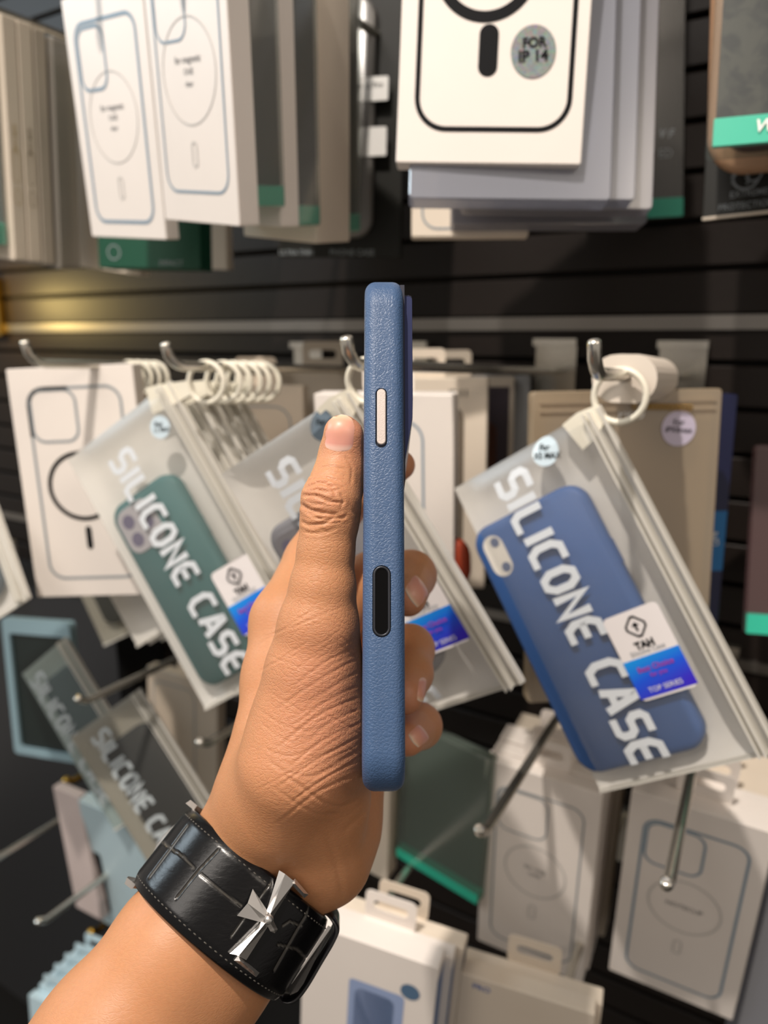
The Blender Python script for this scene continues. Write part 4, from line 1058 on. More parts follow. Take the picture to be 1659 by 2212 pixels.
# ================================================================== the hand and forearm (one continuous surface)
VOX = 0.00085
def skin_material():
    m = bpy.data.materials.new('skin'); t, b = nodes_of(m)
    setin(b, Roughness=0.47)
    b.inputs['Specular IOR Level'].default_value = 0.42
    b.inputs['Subsurface Weight'].default_value = 0.25
    b.inputs['Subsurface Radius'].default_value = (1.0, 0.35, 0.15)
    b.inputs['Subsurface Scale'].default_value = 0.0025
    tc = t.nodes.new('ShaderNodeTexCoord')
    L = t.links.new
    def noise(scale, det=3, rough=0.5, mapping=None):
        n = t.nodes.new('ShaderNodeTexNoise'); n.inputs['Scale'].default_value = scale; n.inputs['Detail'].default_value = det
        L((mapping or tc).outputs[0 if mapping else 3], n.inputs['Vector']); return n
    at_ = t.nodes.new('ShaderNodeAttribute'); at_.attribute_name = 'flush'
    ramp = t.nodes.new('ShaderNodeMix'); ramp.data_type = 'RGBA'
    ramp.inputs[6].default_value = srgb('#ba8158'); ramp.inputs[7].default_value = srgb('#c68e66')
    n1 = noise(45, 4); L(n1.outputs['Fac'], ramp.inputs[0])
    m2 = t.nodes.new('ShaderNodeMix'); m2.data_type = 'RGBA'; m2.inputs[7].default_value = srgb('#d08a70')
    L(at_.outputs['Fac'], m2.inputs[0]); L(ramp.outputs[2], m2.inputs[6])
    n2 = noise(900, 2); 
    m3 = t.nodes.new('ShaderNodeMix'); m3.data_type = 'RGBA'; m3.blend_type = 'MULTIPLY'; m3.inputs[0].default_value = 0.22
    cr = t.nodes.new('ShaderNodeMapRange'); cr.inputs[1].default_value = 0.3; cr.inputs[2].default_value = 0.7; cr.inputs[3].default_value = 0.72; cr.inputs[4].default_value = 1.0
    L(n2.outputs['Fac'], cr.inputs[0])
    cmb = t.nodes.new('ShaderNodeCombineColor'); [L(cr.outputs[0], cmb.inputs[i]) for i in range(3)]
    L(m2.outputs[2], m3.inputs[6]); L(cmb.outputs[0], m3.inputs[7])
    L(m3.outputs[2], b.inputs['Base Color'])
    # relief: two families of stretched cell edges (skin lines) and pores
    def lines(rot, sc, scale, w=0.14):
        mp = t.nodes.new('ShaderNodeMapping'); mp.inputs['Rotation'].default_value = rot; mp.inputs['Scale'].default_value = sc
        nz = noise(120, 2)
        s = t.nodes.new('ShaderNodeVectorMath'); s.operation = 'SCALE'; s.inputs[3].default_value = 0.004
        a = t.nodes.new('ShaderNodeVectorMath'); a.operation = 'ADD'
        L(nz.outputs['Color'], s.inputs[0]); L(tc.outputs[3], a.inputs[0]); L(s.outputs[0], a.inputs[1]); L(a.outputs[0], mp.inputs[0])
        vo = t.nodes.new('ShaderNodeTexVoronoi'); vo.feature = 'DISTANCE_TO_EDGE'; vo.inputs['Scale'].default_value = scale
        L(mp.outputs[0], vo.inputs['Vector'])
        r = t.nodes.new('ShaderNodeMapRange'); r.inputs[2].default_value = w; r.interpolation_type = 'SMOOTHSTEP'
        L(vo.outputs['Distance'], r.inputs[0]); return r
    # object space of the hand mesh is camera aligned: x right, y away, z up
    r1 = lines((0, math.radians(38), 0), (0.30, 1, 1.0), 850)
    r2 = lines((0, math.radians(-40), 0), (0.4, 1, 1.0), 1050)
    r3 = lines((0, 0, 0), (1, 1, 1), 2300, 0.25)
    s1 = t.nodes.new('ShaderNodeMath'); s1.operation = 'MULTIPLY_ADD'; s1.inputs[1].default_value = 0.7
    s2 = t.nodes.new('ShaderNodeMath'); s2.operation = 'MULTIPLY_ADD'; s2.inputs[1].default_value = 0.35
    L(r2.outputs[0], s1.inputs[0]); L(r1.outputs[0], s1.inputs[2]); L(r3.outputs[0], s2.inputs[0]); L(s1.outputs[0], s2.inputs[2])
    wr = t.nodes.new('ShaderNodeAttribute'); wr.attribute_name = 'wrinkle'
    bp = t.nodes.new('ShaderNodeBump'); bp.inputs['Distance'].default_value = 0.000062
    L(wr.outputs['Fac'], bp.inputs['Strength']); L(s2.outputs[0], bp.inputs['Height']); L(bp.outputs['Normal'], b.inputs['Normal'])
    return m

def chain(pts, mirror=None):
    """pts: (u, v, D, radius in px) -> list of (centre, radius m)"""
    return [(cf(u, v, D), r * D / FPX) for u, v, D, r in pts]

THUMB = chain([(739, 936, .2290, 40), (736, 985, .2310, 46), (727, 1035, .2290, 52), (716, 1080, .2265, 63), (712, 1125, .2265, 61), (704, 1190, .2260, 60), (697, 1270, .2255, 70),
               (688, 1350, .2260, 86), (672, 1450, .2275, 98), (655, 1560, .2290, 104)])
THUMB_PAD = chain([(757, 948, .2290, 34), (753, 1010, .2310, 40), (750, 1050, .2310, 40)])
INDEX = chain([(624, 1345, .2700, 78), (680, 1215, .2900, 66), (738, 1092, .3060, 50), (805, 1040, .3080, 42), (864, 1005, .2900, 33)])
MIDDLE = chain([(660, 1450, .2800, 78), (745, 1300, .3050, 58), (800, 1245, .3150, 52), (888, 1243, .3030, 53), (880, 1290, .2800, 42)])
RING = chain([(680, 1550, .2820, 74), (770, 1430, .3080, 56), (815, 1395, .3160, 50), (885, 1402, .3020, 52), (886, 1455, .2880, 48), (873, 1500, .2740, 43)])
LITTLE = chain([(700, 1650, .2780, 66), (790, 1580, .3040, 46), (840, 1545, .3100, 42), (905, 1568, .2960, 48), (880, 1596, .2760, 37)])
PALM = [chain(c) for c in (
    [(624, 1345, .2700, 78), (612, 1470, .2600, 80), (590, 1600, .2480, 76), (560, 1700, .2440, 78), (520, 1790, .2480, 86)],
    [(655, 1560, .2290, 104), (640, 1650, .2270, 112), (612, 1730, .2370, 112), (560, 1820, .2490, 108)],
    [(700, 1420, .2320, 78), (690, 1560, .2310, 86), (700, 1640, .2330, 76), (705, 1720, .2400, 82), (700, 1830, .2430, 86)],
    [(700, 1480, .2650, 90), (705, 1620, .2680, 90), (745, 1700, .2660, 72), (742, 1800, .2560, 66), (715, 1870, .2480, 78)],
    [(660, 1450, .2800, 70), (680, 1560, .2790, 72), (700, 1650, .2740, 66), (740, 1760, .2620, 60)],
    [(560, 1820, .2490, 108), (484, 1932, .2450, 124), (393, 2052, .2370, 142), (250, 2260, .2260, 168), (100, 2480, .2140, 190), (-180, 2860, .1980, 225)],
    [(640, 1840, .2540, 118), (560, 1950, .2500, 115), (470, 2070, .2430, 126), (330, 2290, .2320, 150), (180, 2510, .2200, 165), (-90, 2880, .2040, 215)],
)]

def build_hand():
    allp = [q for c in (THUMB, INDEX, MIDDLE, RING, LITTLE) + tuple(PALM) for q in c]
    lo = np.min([p - r for p, r in allp], 0) - 0.004; hi = np.max([p + r for p, r in allp], 0) + 0.004
    lo[0] = max(lo[0], cf(-330, 0, .23)[0]); lo[2] = max(lo[2], cf(0, 2760, .23)[2])
    n = np.ceil((hi - lo) / VOX).astype(int) + 1
    ax = [lo[i] + VOX * np.arange(n[i]) for i in range(3)]
    BIG = np.float32(0.05)
    PAD = 0.011
    def smin(a, b, k):
        h = np.clip(0.5 + 0.5 * (b - a) / k, 0, 1)
        return b + (a - b) * h - k * h * (1 - h)
    def region(chains):
        q = [x for c in chains for x in c]
        l = np.min([p - r for p, r in q], 0) - PAD; h = np.max([p + r for p, r in q], 0) + PAD
        i0 = np.clip(((l - lo) / VOX).astype(int), 0, n - 1); i1 = np.clip(np.ceil((h - lo) / VOX).astype(int) + 1, 1, n)
        return tuple(slice(a, b) for a, b in zip(i0, i1))
    def seg(field, pa, ra, pb, rb, k):
        sl = region([[(pa, ra), (pb, rb)]])
        X = ax[0][sl[0]][:, None, None] - pa[0]; Y = ax[1][sl[1]][None, :, None] - pa[1]; Z = ax[2][sl[2]][None, None, :] - pa[2]
        d = pb - pa; dd = d @ d
        t = np.clip((X * d[0] + Y * d[1] + Z * d[2]) / dd, 0, 1)
        s = np.sqrt((X - t * d[0]) ** 2 + (Y - t * d[1]) ** 2 + (Z - t * d[2]) ** 2) - (ra + t * (rb - ra))
        field[sl] = smin(field[sl], s.astype(np.float32), k)
    def field_of(chains, k):
        f = np.full(n, BIG, np.float32)
        for c in chains:
            for (pa, ra), (pb, rb) in zip(c[:-1], c[1:]):
                seg(f, pa, ra, pb, rb, k)
        return f
    palm = field_of(PALM, 0.0085)
    out = palm.copy()
    for c, k, kk in (([THUMB, THUMB_PAD], 0.0022, 0.006), ([INDEX], 0.0025, 0.006), ([MIDDLE], 0.0025, 0.005), ([RING], 0.0025, 0.005), ([LITTLE], 0.0025, 0.005)):
        f = field_of(c, k)
        out = np.minimum(out, smin(palm, f, kk))
    # press against the phone: carve its slab (with rounded edges) out of the flesh
    sl = (slice(0, None),) * 3
    X, Y, Z = (ax[0][:, None, None] - PC[0]), (ax[1][None, :, None] - PC[1]), (ax[2][None, None, :] - PC[2])
    cx, cwd = np.float32(0), PHW / 2
    x = np.abs(X * PTX[0] + Y * PTX[1] + Z * PTX[2]) - (PHT - 0.0026)
    w = np.abs(X * PDX[0] + Y * PDX[1] + Z * PDX[2] - PHW / 2) - (PHW / 2 - 0.0026)
    l = np.abs(X * PAX[0] + Y * PAX[1] + Z * PAX[2]) - (PL - 0.0026)
    x, w, l = np.broadcast_arrays(x, w, l)
    box = np.sqrt(np.maximum(x, 0) ** 2 + np.maximum(w, 0) ** 2 + np.maximum(l, 0) ** 2) + np.minimum(np.maximum(x, np.maximum(w, l)), 0) - 0.0026 - 0.00015
    out = -smin(-out, box.astype(np.float32), 0.0012)
    # ---- surface nets
    s = out < 0
    c8 = np.stack([s[i:n[0] - 1 + i, j:n[1] - 1 + j, k:n[2] - 1 + k] for i in (0, 1) for j in (0, 1) for k in (0, 1)])
    mixed = c8.any(0) & ~c8.all(0)
    del c8
    idx = np.argwhere(mixed)
    ids = -np.ones(mixed.shape, np.int64); ids[tuple(idx.T)] = np.arange(len(idx))
    acc = np.zeros((len(idx), 3)); cnt = np.zeros(len(idx))
    corners = [(i, j, k) for i in (0, 1) for j in (0, 1) for k in (0, 1)]
    val = {c: out[idx[:, 0] + c[0], idx[:, 1] + c[1], idx[:, 2] + c[2]].astype(float) for c in corners}
    for a in corners:
        for d in range(3):
            if a[d] == 0:
                b = list(a); b[d] = 1; b = tuple(b)
                va, vb = val[a], val[b]
                mk = (va < 0) != (vb < 0)
                t = np.where(mk, va / np.where(mk, va - vb, 1), 0)
                p = np.array(a, float)[None] + np.eye(3)[d][None] * t[:, None]
                acc[mk] += p[mk]; cnt[mk] += 1
    V = lo + VOX * (idx + acc / cnt[:, None])
    F = []
    for d in range(3):
        e1, e2 = [(1, 2), (2, 0), (0, 1)][d]
        s0 = np.take(s, range(n[d] - 1), d); s1 = np.take(s, range(1, n[d]), d)
        E = np.argwhere(s0 != s1)
        E = E[(E[:, e1] > 0) & (E[:, e2] > 0) & (E[:, e1] < n[e1] - 1) & (E[:, e2] < n[e2] - 1)]
        o1 = np.zeros(3, int); o1[e1] = 1; o2 = np.zeros(3, int); o2[e2] = 1
        g = lambda q: ids[q[:, 0], q[:, 1], q[:, 2]]
        q = np.stack([g(E - o1 - o2), g(E - o2), g(E), g(E - o1)], 1)
        fl = ~s[E[:, 0], E[:, 1], E[:, 2]]
        q[fl] = q[fl][:, ::-1]
        F.append(q[(q >= 0).all(1)])
    F = np.concatenate(F)
    return V, F

def vertex_normals(V, F):
    fn = np.cross(V[F[:, 2]] - V[F[:, 0]], V[F[:, 3]] - V[F[:, 1]])
    N = np.zeros_like(V)
    for k in range(4): np.add.at(N, F[:, k], fn)
    return N / (np.linalg.norm(N, axis=1)[:, None] + 1e-12)
def relax(V, F, it=3, lam=0.5):
    E = np.concatenate([F[:, [0, 1]], F[:, [1, 2]], F[:, [2, 3]], F[:, [3, 0]]])
    E = np.concatenate([E, E[:, ::-1]])
    deg = np.bincount(E[:, 0], minlength=len(V))[:, None]
    for _ in range(it):
        for l in (lam, -lam * 1.03):
            S = np.stack([np.bincount(E[:, 0], V[E[:, 1], k], minlength=len(V)) for k in range(3)], 1)
            V = V + l * (S / np.maximum(deg, 1) - V)
    return V

HV, HF = build_hand()
HV = relax(HV, HF, 4)
BVH = BVHTree.FromPolygons([tuple(v) for v in HV], [tuple(f) for f in HF])
def subdivide(V, F):
    n = len(V)
    E = np.sort(np.concatenate([F[:, [0, 1]], F[:, [1, 2]], F[:, [2, 3]], F[:, [3, 0]]]), 1)
    key = E[:, 0] * n + E[:, 1]
    u, inv = np.unique(key, return_inverse=True)
    mid = (V[u // n] + V[u % n]) / 2
    m = len(F)
    e = (n + inv).reshape(4, m)
    c = n + len(u) + np.arange(m)
    Fn = np.concatenate([np.stack([F[:, k], e[k], c, e[(k - 1) % 4]], 1) for k in range(4)])
    return np.concatenate([V, mid, V[F].mean(1)]), Fn
HV, HF = subdivide(HV, HF)
HV = relax(HV, HF, 3)
HN = vertex_normals(HV, HF)
PU = IW / 2 + HV[:, 0] / HV[:, 1] * FPX
PV = IH / 2 - HV[:, 2] / HV[:, 1] * FPX
facing = HN[:, 1] < 0.15
# creases: (polyline in sight-line coordinates, depth mm, half width px, depth range)
CREASES = [
    ([(648, 1088), (668, 1101), (700, 1108), (735, 1112)], .55, 3.2), ([(650, 1070), (680, 1071), (710, 1082), (745, 1086)], .40, 2.6),
    ([(657, 1056), (690, 1043), (715, 1052), (726, 1068)], .32, 2.4), ([(649, 1125), (668, 1134), (700, 1130), (722, 1118)], .38, 2.6),
    ([(662, 1040), (700, 1031), (735, 1042)], .22, 2.2), ([(652, 1102), (690, 1119), (730, 1120), (752, 1112)], .30, 2.4),
    ([(690, 1012), (720, 1008), (748, 1016)], .16, 2.2), ([(735, 1065), (742, 1082), (736, 1096)], .25, 2.2),
    ([(656, 1150), (690, 1152), (730, 1140)], .18, 2.2), ([(760, 1100), (772, 1115), (768, 1125)], .15, 3.0),
    ([(745, 985), (760, 1010), (757, 1050)], .15, 2.4),
]
for i, (y, a) in enumerate(((1392, .28), (1420, .35), (1448, .30), (1478, .30), (1505, .42), (1532, .28), (1560, .40), (1590, .45), (1618, .35), (1640, .5), (1668, .4))):
    L0 = 150 + 40 * math.sin(i * 2.1)
    CREASES.append(([(779, y), (779 - L0 * .5, y + L0 * .25 + 6 * math.sin(i)), (779 - L0, y + L0 * .62)], a, 2.2 + 0.3 * (i % 3)))
CREASES += [
    ([(600, 1665), (650, 1700), (700, 1733), (740, 1742), (778, 1722)], .55, 3.2), ([(575, 1640), (620, 1668), (680, 1676), (740, 1650)], .35, 2.6),
    ([(560, 1610), (610, 1632), (650, 1628), (700, 1600)], .28, 2.4), ([(590, 1700), (640, 1735), (690, 1760), (735, 1755)], .35, 2.8),
    ([(560, 1560), (600, 1590), (640, 1610)], .22, 2.2), ([(700, 1800), (722, 1850), (735, 1905), (740, 1945)], .6, 5.0),
    ([(740, 1800), (770, 1770), (800, 1745)], .4, 4.5), ([(550, 1525), (600, 1560), (660, 1580), (720, 1560)], .22, 2.2),
]
rc = random.Random(4)
for k in range(16):      # fine folds round the thumb knuckle
    y = 1030 + k * 8 + rc.uniform(-3, 3); x0 = 655 + rc.uniform(0, 30); ln = rc.uniform(35, 75)
    CREASES.append(([(x0, y), (x0 + ln * .5, y + rc.uniform(-4, 8)), (x0 + ln, y + rc.uniform(-5, 8))], rc.uniform(.10, .20), rc.uniform(1.4, 2.0)))
for k in range(46):      # slanting lines over the ball of the thumb
    x0, y0_ = rc.uniform(600, 765), rc.uniform(1330, 1690); ln = rc.uniform(50, 130); sl_ = rc.uniform(-.75, -.35) if k % 3 else rc.uniform(.3, .8)
    CREASES.append(([(x0 - ln / 2, y0_ - sl_ * ln / 2), (x0, y0_ + rc.uniform(-3, 3)), (x0 + ln / 2, y0_ + sl_ * ln / 2)], rc.uniform(.12, .26), rc.uniform(1.4, 2.0)))
disp = np.zeros(len(HV)); 
for pl, dep, sg in CREASES:
    P = np.array(pl, float)
    # smooth the polyline (Catmull-Rom)
    Q = []
    for i in range(len(P) - 1):
        p0, p1, p2, p3 = P[max(i - 1, 0)], P[i], P[i + 1], P[min(i + 2, len(P) - 1)]
        for t in np.linspace(0, 1, 8, endpoint=False):
            Q.append(0.5 * ((2 * p1) + (-p0 + p2) * t + (2 * p0 - 5 * p1 + 4 * p2 - p3) * t * t + (-p0 + 3 * p1 - 3 * p2 + p3) * t ** 3))
    Q.append(P[-1]); Q = np.array(Q)
    lo_, hi_ = Q.min(0) - 22, Q.max(0) + 22
    sel = np.where(facing & (PU > lo_[0]) & (PU < hi_[0]) & (PV > lo_[1]) & (PV < hi_[1]) & (HV[:, 1] < 0.262))[0]
    if not len(sel): continue
    best = np.full(len(sel), 1e9); tt = np.zeros(len(sel))
    X = np.stack([PU[sel], PV[sel]], 1)
    for i in range(len(Q) - 1):
        a, d = Q[i], Q[i + 1] - Q[i]
        t = np.clip(((X - a) @ d) / (d @ d + 1e-9), 0, 1)
        r = np.linalg.norm(X - a - t[:, None] * d, axis=1)
        mk = r < best; best[mk] = r[mk]; tt[mk] = (i + t[mk]) / (len(Q) - 1)
    env = np.clip(np.minimum(tt, 1 - tt) * 6, 0, 1)
    sg = sg * 1.15
    disp[sel] += -dep * 1e-3 * (0.42 if pl[0][1] > 1250 else 1.2) * env * (np.exp(-(best / sg) ** 2) - 0.35 * np.exp(-((best - 2.6 * sg) / (1.3 * sg)) ** 2))
HV = HV + HN * disp[:, None]
HN = vertex_normals(HV, HF)

me = bpy.data.meshes.new('person')
HO = cf(540, 1930, .238)
me.vertices.add(len(HV)); me.vertices.foreach_set('co', (HV - HO).ravel())
me.loops.add(HF.size); me.loops.foreach_set('vertex_index', HF.ravel().astype(np.int32))
me.polygons.add(len(HF)); me.polygons.foreach_set('loop_start', np.arange(0, HF.size, 4, dtype=np.int32))
me.polygons.foreach_set('loop_total', np.full(len(HF), 4, np.int32))
me.polygons.foreach_set('use_smooth', [True] * len(HF))
me.update(calc_edges=True); me.validate()
fl = np.zeros(len(HV)); wk = np.full(len(HV), 0.55)
def blob(u, v, D, r, a):
    c = cf(u, v, D)
    return a * np.exp(-np.sum((HV - c) ** 2, 1) / (r * 1e-3) ** 2)
for b_ in ((700, 1440, .21, 16, .25), (740, 1600, .21, 22, .4), (880, 1300, .27, 8, .6), (875, 1505, .27, 8, .6), (885, 1600, .27, 8, .5), (864, 1005, .29, 8, .55), (742, 930, .225, 7, .7), (770, 1000, .23, 5, .5), (700, 1070, .22, 8, .3)):
    fl += blob(*b_)
wk += blob(690, 1560, .215, 26, .45) + blob(700, 1100, .22, 12, .3) + blob(680, 1250, .22, 18, .15)
wk -= blob(450, 2050, .22, 45, .35)
wk[HV[:, 1] > .262] = 0.25
for nm_, ar in (('flush', np.clip(fl, 0, 1)), ('wrinkle', np.clip(wk, 0.1, 1))):
    a_ = me.attributes.new(nm_, 'FLOAT', 'POINT'); a_.data.foreach_set('value', ar.astype(np.float32))
me.materials.append(skin_material())
HAND = bpy.data.objects.new('person', me); COL.objects.link(HAND)
# the hand mesh keeps its own axes (along the arm's view) so its skin relief follows them
VM = Matrix(((RT[0], FW[0], UP[0]), (RT[1], FW[1], UP[1]), (RT[2], FW[2], UP[2]))).to_4x4()
HAND.matrix_world = Matrix.Translation(Vector(cw(HO))) @ VM
tag(HAND, 'left hand and forearm of a person with tan skin, gripping the blue phone, thumb up', 'person')

def nail(c, al, ac, depth, label=None):
    """curved plate lying on the visible side of a fingertip: c centre, al half length towards the tip, ac half width (sight-line units)"""
    c, al, ac = (np.array(q, float) for q in (c, al, ac))
    nu, nv = 15, 19
    P = np.full((nv, nu, 3), np.nan); Nn = np.zeros((nv, nu, 3)); E = np.zeros((nv, nu))
    for j in range(nv):
        for i in range(nu):
            s, t = -1 + 2 * i / (nu - 1), -1 + 2 * j / (nv - 1)
            # superellipse outline: rounded cuticle, gently curved free edge
            w = (1 - max(0, -t) ** 4 * .16) * (1 - max(0, t) ** 5 * .16)
            y = t * (1 - .14 * s * s * (t < 0) - .16 * s * s * (t > 0))
            q = c + al * y + ac * s * w
            d = cf(q[0], q[1], 1.0); d = d / np.linalg.norm(d)
            hit = BVH.ray_cast(Vector((0, 0, 0)), Vector(d), 1.0)
            if hit[0] is not None and abs(hit[0][1] - depth) < .02:
                P[j, i] = hit[0]; Nn[j, i] = hit[1]
            E[j, i] = max(abs(s), -t if t < 0 else t * .75)
    for _ in range(12):                      # rays that slipped past the finger take their neighbours' place
        bad = np.isnan(P[:, :, 0])
        if not bad.any(): break
        for j, i in np.argwhere(bad):
            nb = [(j + a, i + b_) for a, b_ in ((0, 1), (0, -1), (1, 0), (-1, 0)) if 0 <= j + a < nv and 0 <= i + b_ < nu and not bad[j + a, i + b_]]
            if nb: P[j, i] = np.mean([P[q] for q in nb], 0); Nn[j, i] = np.mean([Nn[q] for q in nb], 0)
    P, Nn = np.nan_to_num(P), Nn
    nm = Nn.reshape(-1, 3).mean(0); nm /= np.linalg.norm(nm)
    B = P + nm * (0.00045 * (1 - E[..., None] ** 4) - 0.0001 * E[..., None] ** 8)
    for _ in range(4):
        C_ = B.copy(); C_[1:-1, 1:-1] = .5 * B[1:-1, 1:-1] + .125 * (B[:-2, 1:-1] + B[2:, 1:-1] + B[1:-1, :-2] + B[1:-1, 2:]); B = C_
    V = list(B.reshape(-1, 3)) + [p - nm * .0007 for p in B.reshape(-1, 3)]
    m = nu * nv; F = []
    for j in range(nv - 1):
        for i in range(nu - 1):
            a = j * nu + i
            F.append((a, a + 1, a + nu + 1, a + nu)); F.append((m + a, m + a + nu, m + a + nu + 1, m + a + 1))
    ring = [i for i in range(nu)] + [j * nu + nu - 1 for j in range(1, nv)] + [(nv - 1) * nu + i for i in range(nu - 2, -1, -1)] + [j * nu for j in range(nv - 2, 0, -1)]
    for a, b_ in zip(ring, ring[1:] + ring[:1]): F.append((b_, a, m + a, m + b_))
    o = mesh_obj('fingernail', [np.array(v) - HO for v in V], F, NAILM, None, True)
    fix_normals(o); o.data.set_sharp_from_angle(angle=math.radians(60))
    at_ = o.data.attributes.new('tip', 'FLOAT', 'POINT'); at_.data.foreach_set('value', [-1 + 2 * (k % m // nu) / (nv - 1) for k in range(2 * m)])
    o.parent = HAND
    if label: o['label'] = label
    return o
NAILM = bpy.data.materials.new('fingernail'); _t, _b = nodes_of(NAILM)
setin(_b, Roughness=0.42); _b.inputs['Specular IOR Level'].default_value = 0.5; _b.inputs['Coat Weight'].default_value = 0.05
_b.inputs['Subsurface Weight'].default_value = 0.1; _b.inputs['Subsurface Scale'].default_value = 0.002
_a = _t.nodes.new('ShaderNodeAttribute'); _a.attribute_name = 'tip'
_r = _t.nodes.new('ShaderNodeValToRGB')
_m = _t.nodes.new('ShaderNodeMapRange'); _m.inputs[1].default_value = -1; _m.inputs[2].default_value = 1
_t.links.new(_a.outputs['Fac'], _m.inputs[0]); _t.links.new(_m.outputs[0], _r.inputs[0]); _t.links.new(_r.outputs[0], _b.inputs['Base Color'])
_r.color_ramp.elements[0].color = srgb('#dcae9c'); _r.color_ramp.elements[1].color = srgb('#f0d9c4')
for pos, c in ((0.10, '#e0b6a6'), (0.2, '#d59484'), (0.80, '#dc9f86'), (0.93, '#e9c0a0')):
    e = _r.color_ramp.elements.new(pos); e.color = srgb(c)
nail((733, 934), (4, -43), (36, 3), .222, 'pink thumbnail with a pale cuticle')
nail((901, 1277), (-15, 18), (17, 25), .272)
nail((911, 1489), (-3, 27), (9, 1), .272)
nail((905, 1590), (-14, 13), (13, 17), .265)

# ================================================================== the wristwatch (strap towards the lens)
SC = cf(502, 1945, .2440)
SA = cf(443, 2030, .2400) - cf(565, 1880, .2400); SA[1] = -(SA[0] * SC[0] + SA[2] * SC[2]) / SC[1] * 0.85; SA /= np.linalg.norm(SA)          # along the arm, to the elbow
SX = np.cross(SA, np.array([0, 1.0, 0])); SX /= np.linalg.norm(SX); SX = SX if SX[0] > 0 else -SX
SY = np.cross(SX, SA); SY = SY if SY[1] > 0 else -SY                                # away from the lens
EA, EB, SHW = .0279, .0246, .0139
def sp(phi, t, h=0.0):
    return SC + SX * ((EA + h) * math.sin(phi)) - SY * ((EB + h) * math.cos(phi)) + SA * t
def strap_at(u, v, h=0.0):
    """where the sight line meets the strap's own round surface raised by h"""
    d = cf(u, v, 1.0); a, b = EA + h, EB + h
    o = -SC
    ox, oy, dx, dy = o @ SX / a, o @ SY / b, d @ SX / a, d @ SY / b
    A, B, C = dx * dx + dy * dy, 2 * (ox * dx + oy * dy), ox * ox + oy * oy - 1
    disc = B * B - 4 * A * C
    t = (-B - math.sqrt(max(disc, 0))) / (2 * A)
    p = d * t - SC
    return math.atan2(p @ SX / a, -(p @ SY) / b), p @ SA
def sw(u, v, h):
    ph, t = strap_at(u, v, h)
    return sp(ph, t, h)
SNAT = lambda ph: (SX * math.sin(ph) / EA - SY * math.cos(ph) / EB) / np.linalg.norm(SX * math.sin(ph) / EA - SY * math.cos(ph) / EB)

watch = thing('wristwatch', 'wristwatch with black crocodile-grain strap and silver cross clasp on the wrist', 'watch', cw(SC))
def strap_material():
    m = bpy.data.materials.new('black_croc_leather'); t, b = nodes_of(m)
    b.inputs['Specular IOR Level'].default_value = 0.28
    b.inputs['Coat Weight'].default_value = 0.10; b.inputs['Coat Roughness'].default_value = 0.22
    setin(b, Roughness=0.27)
    at_ = t.nodes.new('ShaderNodeAttribute'); at_.attribute_name = 'groove'
    mx = t.nodes.new('ShaderNodeMix'); mx.data_type = 'RGBA'; mx.inputs[6].default_value = srgb('#060608'); mx.inputs[7].default_value = srgb('#55524d')
    t.links.new(at_.outputs['Fac'], mx.inputs[0]); t.links.new(mx.outputs[2], b.inputs['Base Color'])
    tc = t.nodes.new('ShaderNodeTexCoord'); mp = t.nodes.new('ShaderNodeMapping'); mp.inputs['Rotation'].default_value = (0.3, 0.6, 0.5); mp.inputs['Scale'].default_value = (1, 1, 3.0)
    n = t.nodes.new('ShaderNodeTexNoise'); n.inputs['Scale'].default_value = 330; n.inputs['Detail'].default_value = 4; n.inputs['Distortion'].default_value = 0.28
    t.links.new(tc.outputs['Object'], mp.inputs[0]); t.links.new(mp.outputs[0], n.inputs['Vector'])
    bp = t.nodes.new('ShaderNodeBump'); bp.inputs['Strength'].default_value = 0.22; bp.inputs['Distance'].default_value = 0.0004
    t.links.new(n.outputs['Fac'], bp.inputs['Height']); t.links.new(bp.outputs['Normal'], b.inputs['Normal'])
    return m
GRV = [[(406, 1783), (366, 1838), (323, 1896)], [(472, 1836), (430, 1880), (381, 1941)], [(585, 1908), (545, 1960), (500, 2022)], [(672, 1958), (640, 2010), (592, 2095)],
       [(350, 1818), (375, 1837)], [(375, 1837), (398, 1852), (420, 1877)], [(433, 1888), (480, 1928), (521, 1956)], [(610, 2000), (625, 1990), (650, 2000)], [(600, 2040), (640, 2050), (660, 2070)]]
NP, NT = 620, 64
V, G_ = [], []
for j in range(NT + 1):
    t = -1 + 2 * j / NT
    for i in range(NP):
        ph = -math.pi + 2 * math.pi * i / NP
        h = .0024 - .0013 * max(0, (abs(t) - .72) / .28) ** 1.5 - (.0008 if abs(t) > .97 else 0)
        grv = 0.0
        if math.cos(ph) > -.05:
            q = sp(ph, t * SHW, .0022); uu, vv = IW / 2 + q[0] / q[1] * FPX, IH / 2 - q[2] / q[1] * FPX
            for pl in GRV:
                for a, b_ in zip(pl[:-1], pl[1:]):
                    a, b_ = np.array(a, float), np.array(b_, float); d = b_ - a
                    s = min(1, max(0, ((uu - a[0]) * d[0] + (vv - a[1]) * d[1]) / (d @ d)))
                    r = math.hypot(uu - a[0] - s * d[0], vv - a[1] - s * d[1])
                    grv = max(grv, math.exp(-(r / 1.9) ** 2))
        else:
            k = (ph * 7.3) % 1.0
            grv = math.exp(-(min(k, 1 - k) / .05) ** 2)
        if abs(t) > .86: grv *= .3
        h -= .0004 * grv
        V.append(cw(sp(ph, t * SHW, h))); G_.append(grv * .9)
n0 = len(V)
for t in (-1, 1):
    for i in range(NP):
        ph = -math.pi + 2 * math.pi * i / NP
        V.append(cw(sp(ph, t * SHW, 0.0))); G_.append(0)
F = [(j * NP + i, j * NP + (i + 1) % NP, (j + 1) * NP + (i + 1) % NP, (j + 1) * NP + i) for j in range(NT) for i in range(NP)]
F += [(n0 + i, n0 + (i + 1) % NP, (i + 1) % NP, i) for i in range(NP)]
F += [(NT * NP + i, NT * NP + (i + 1) % NP, n0 + NP + (i + 1) % NP, n0 + NP + i) for i in range(NP)]
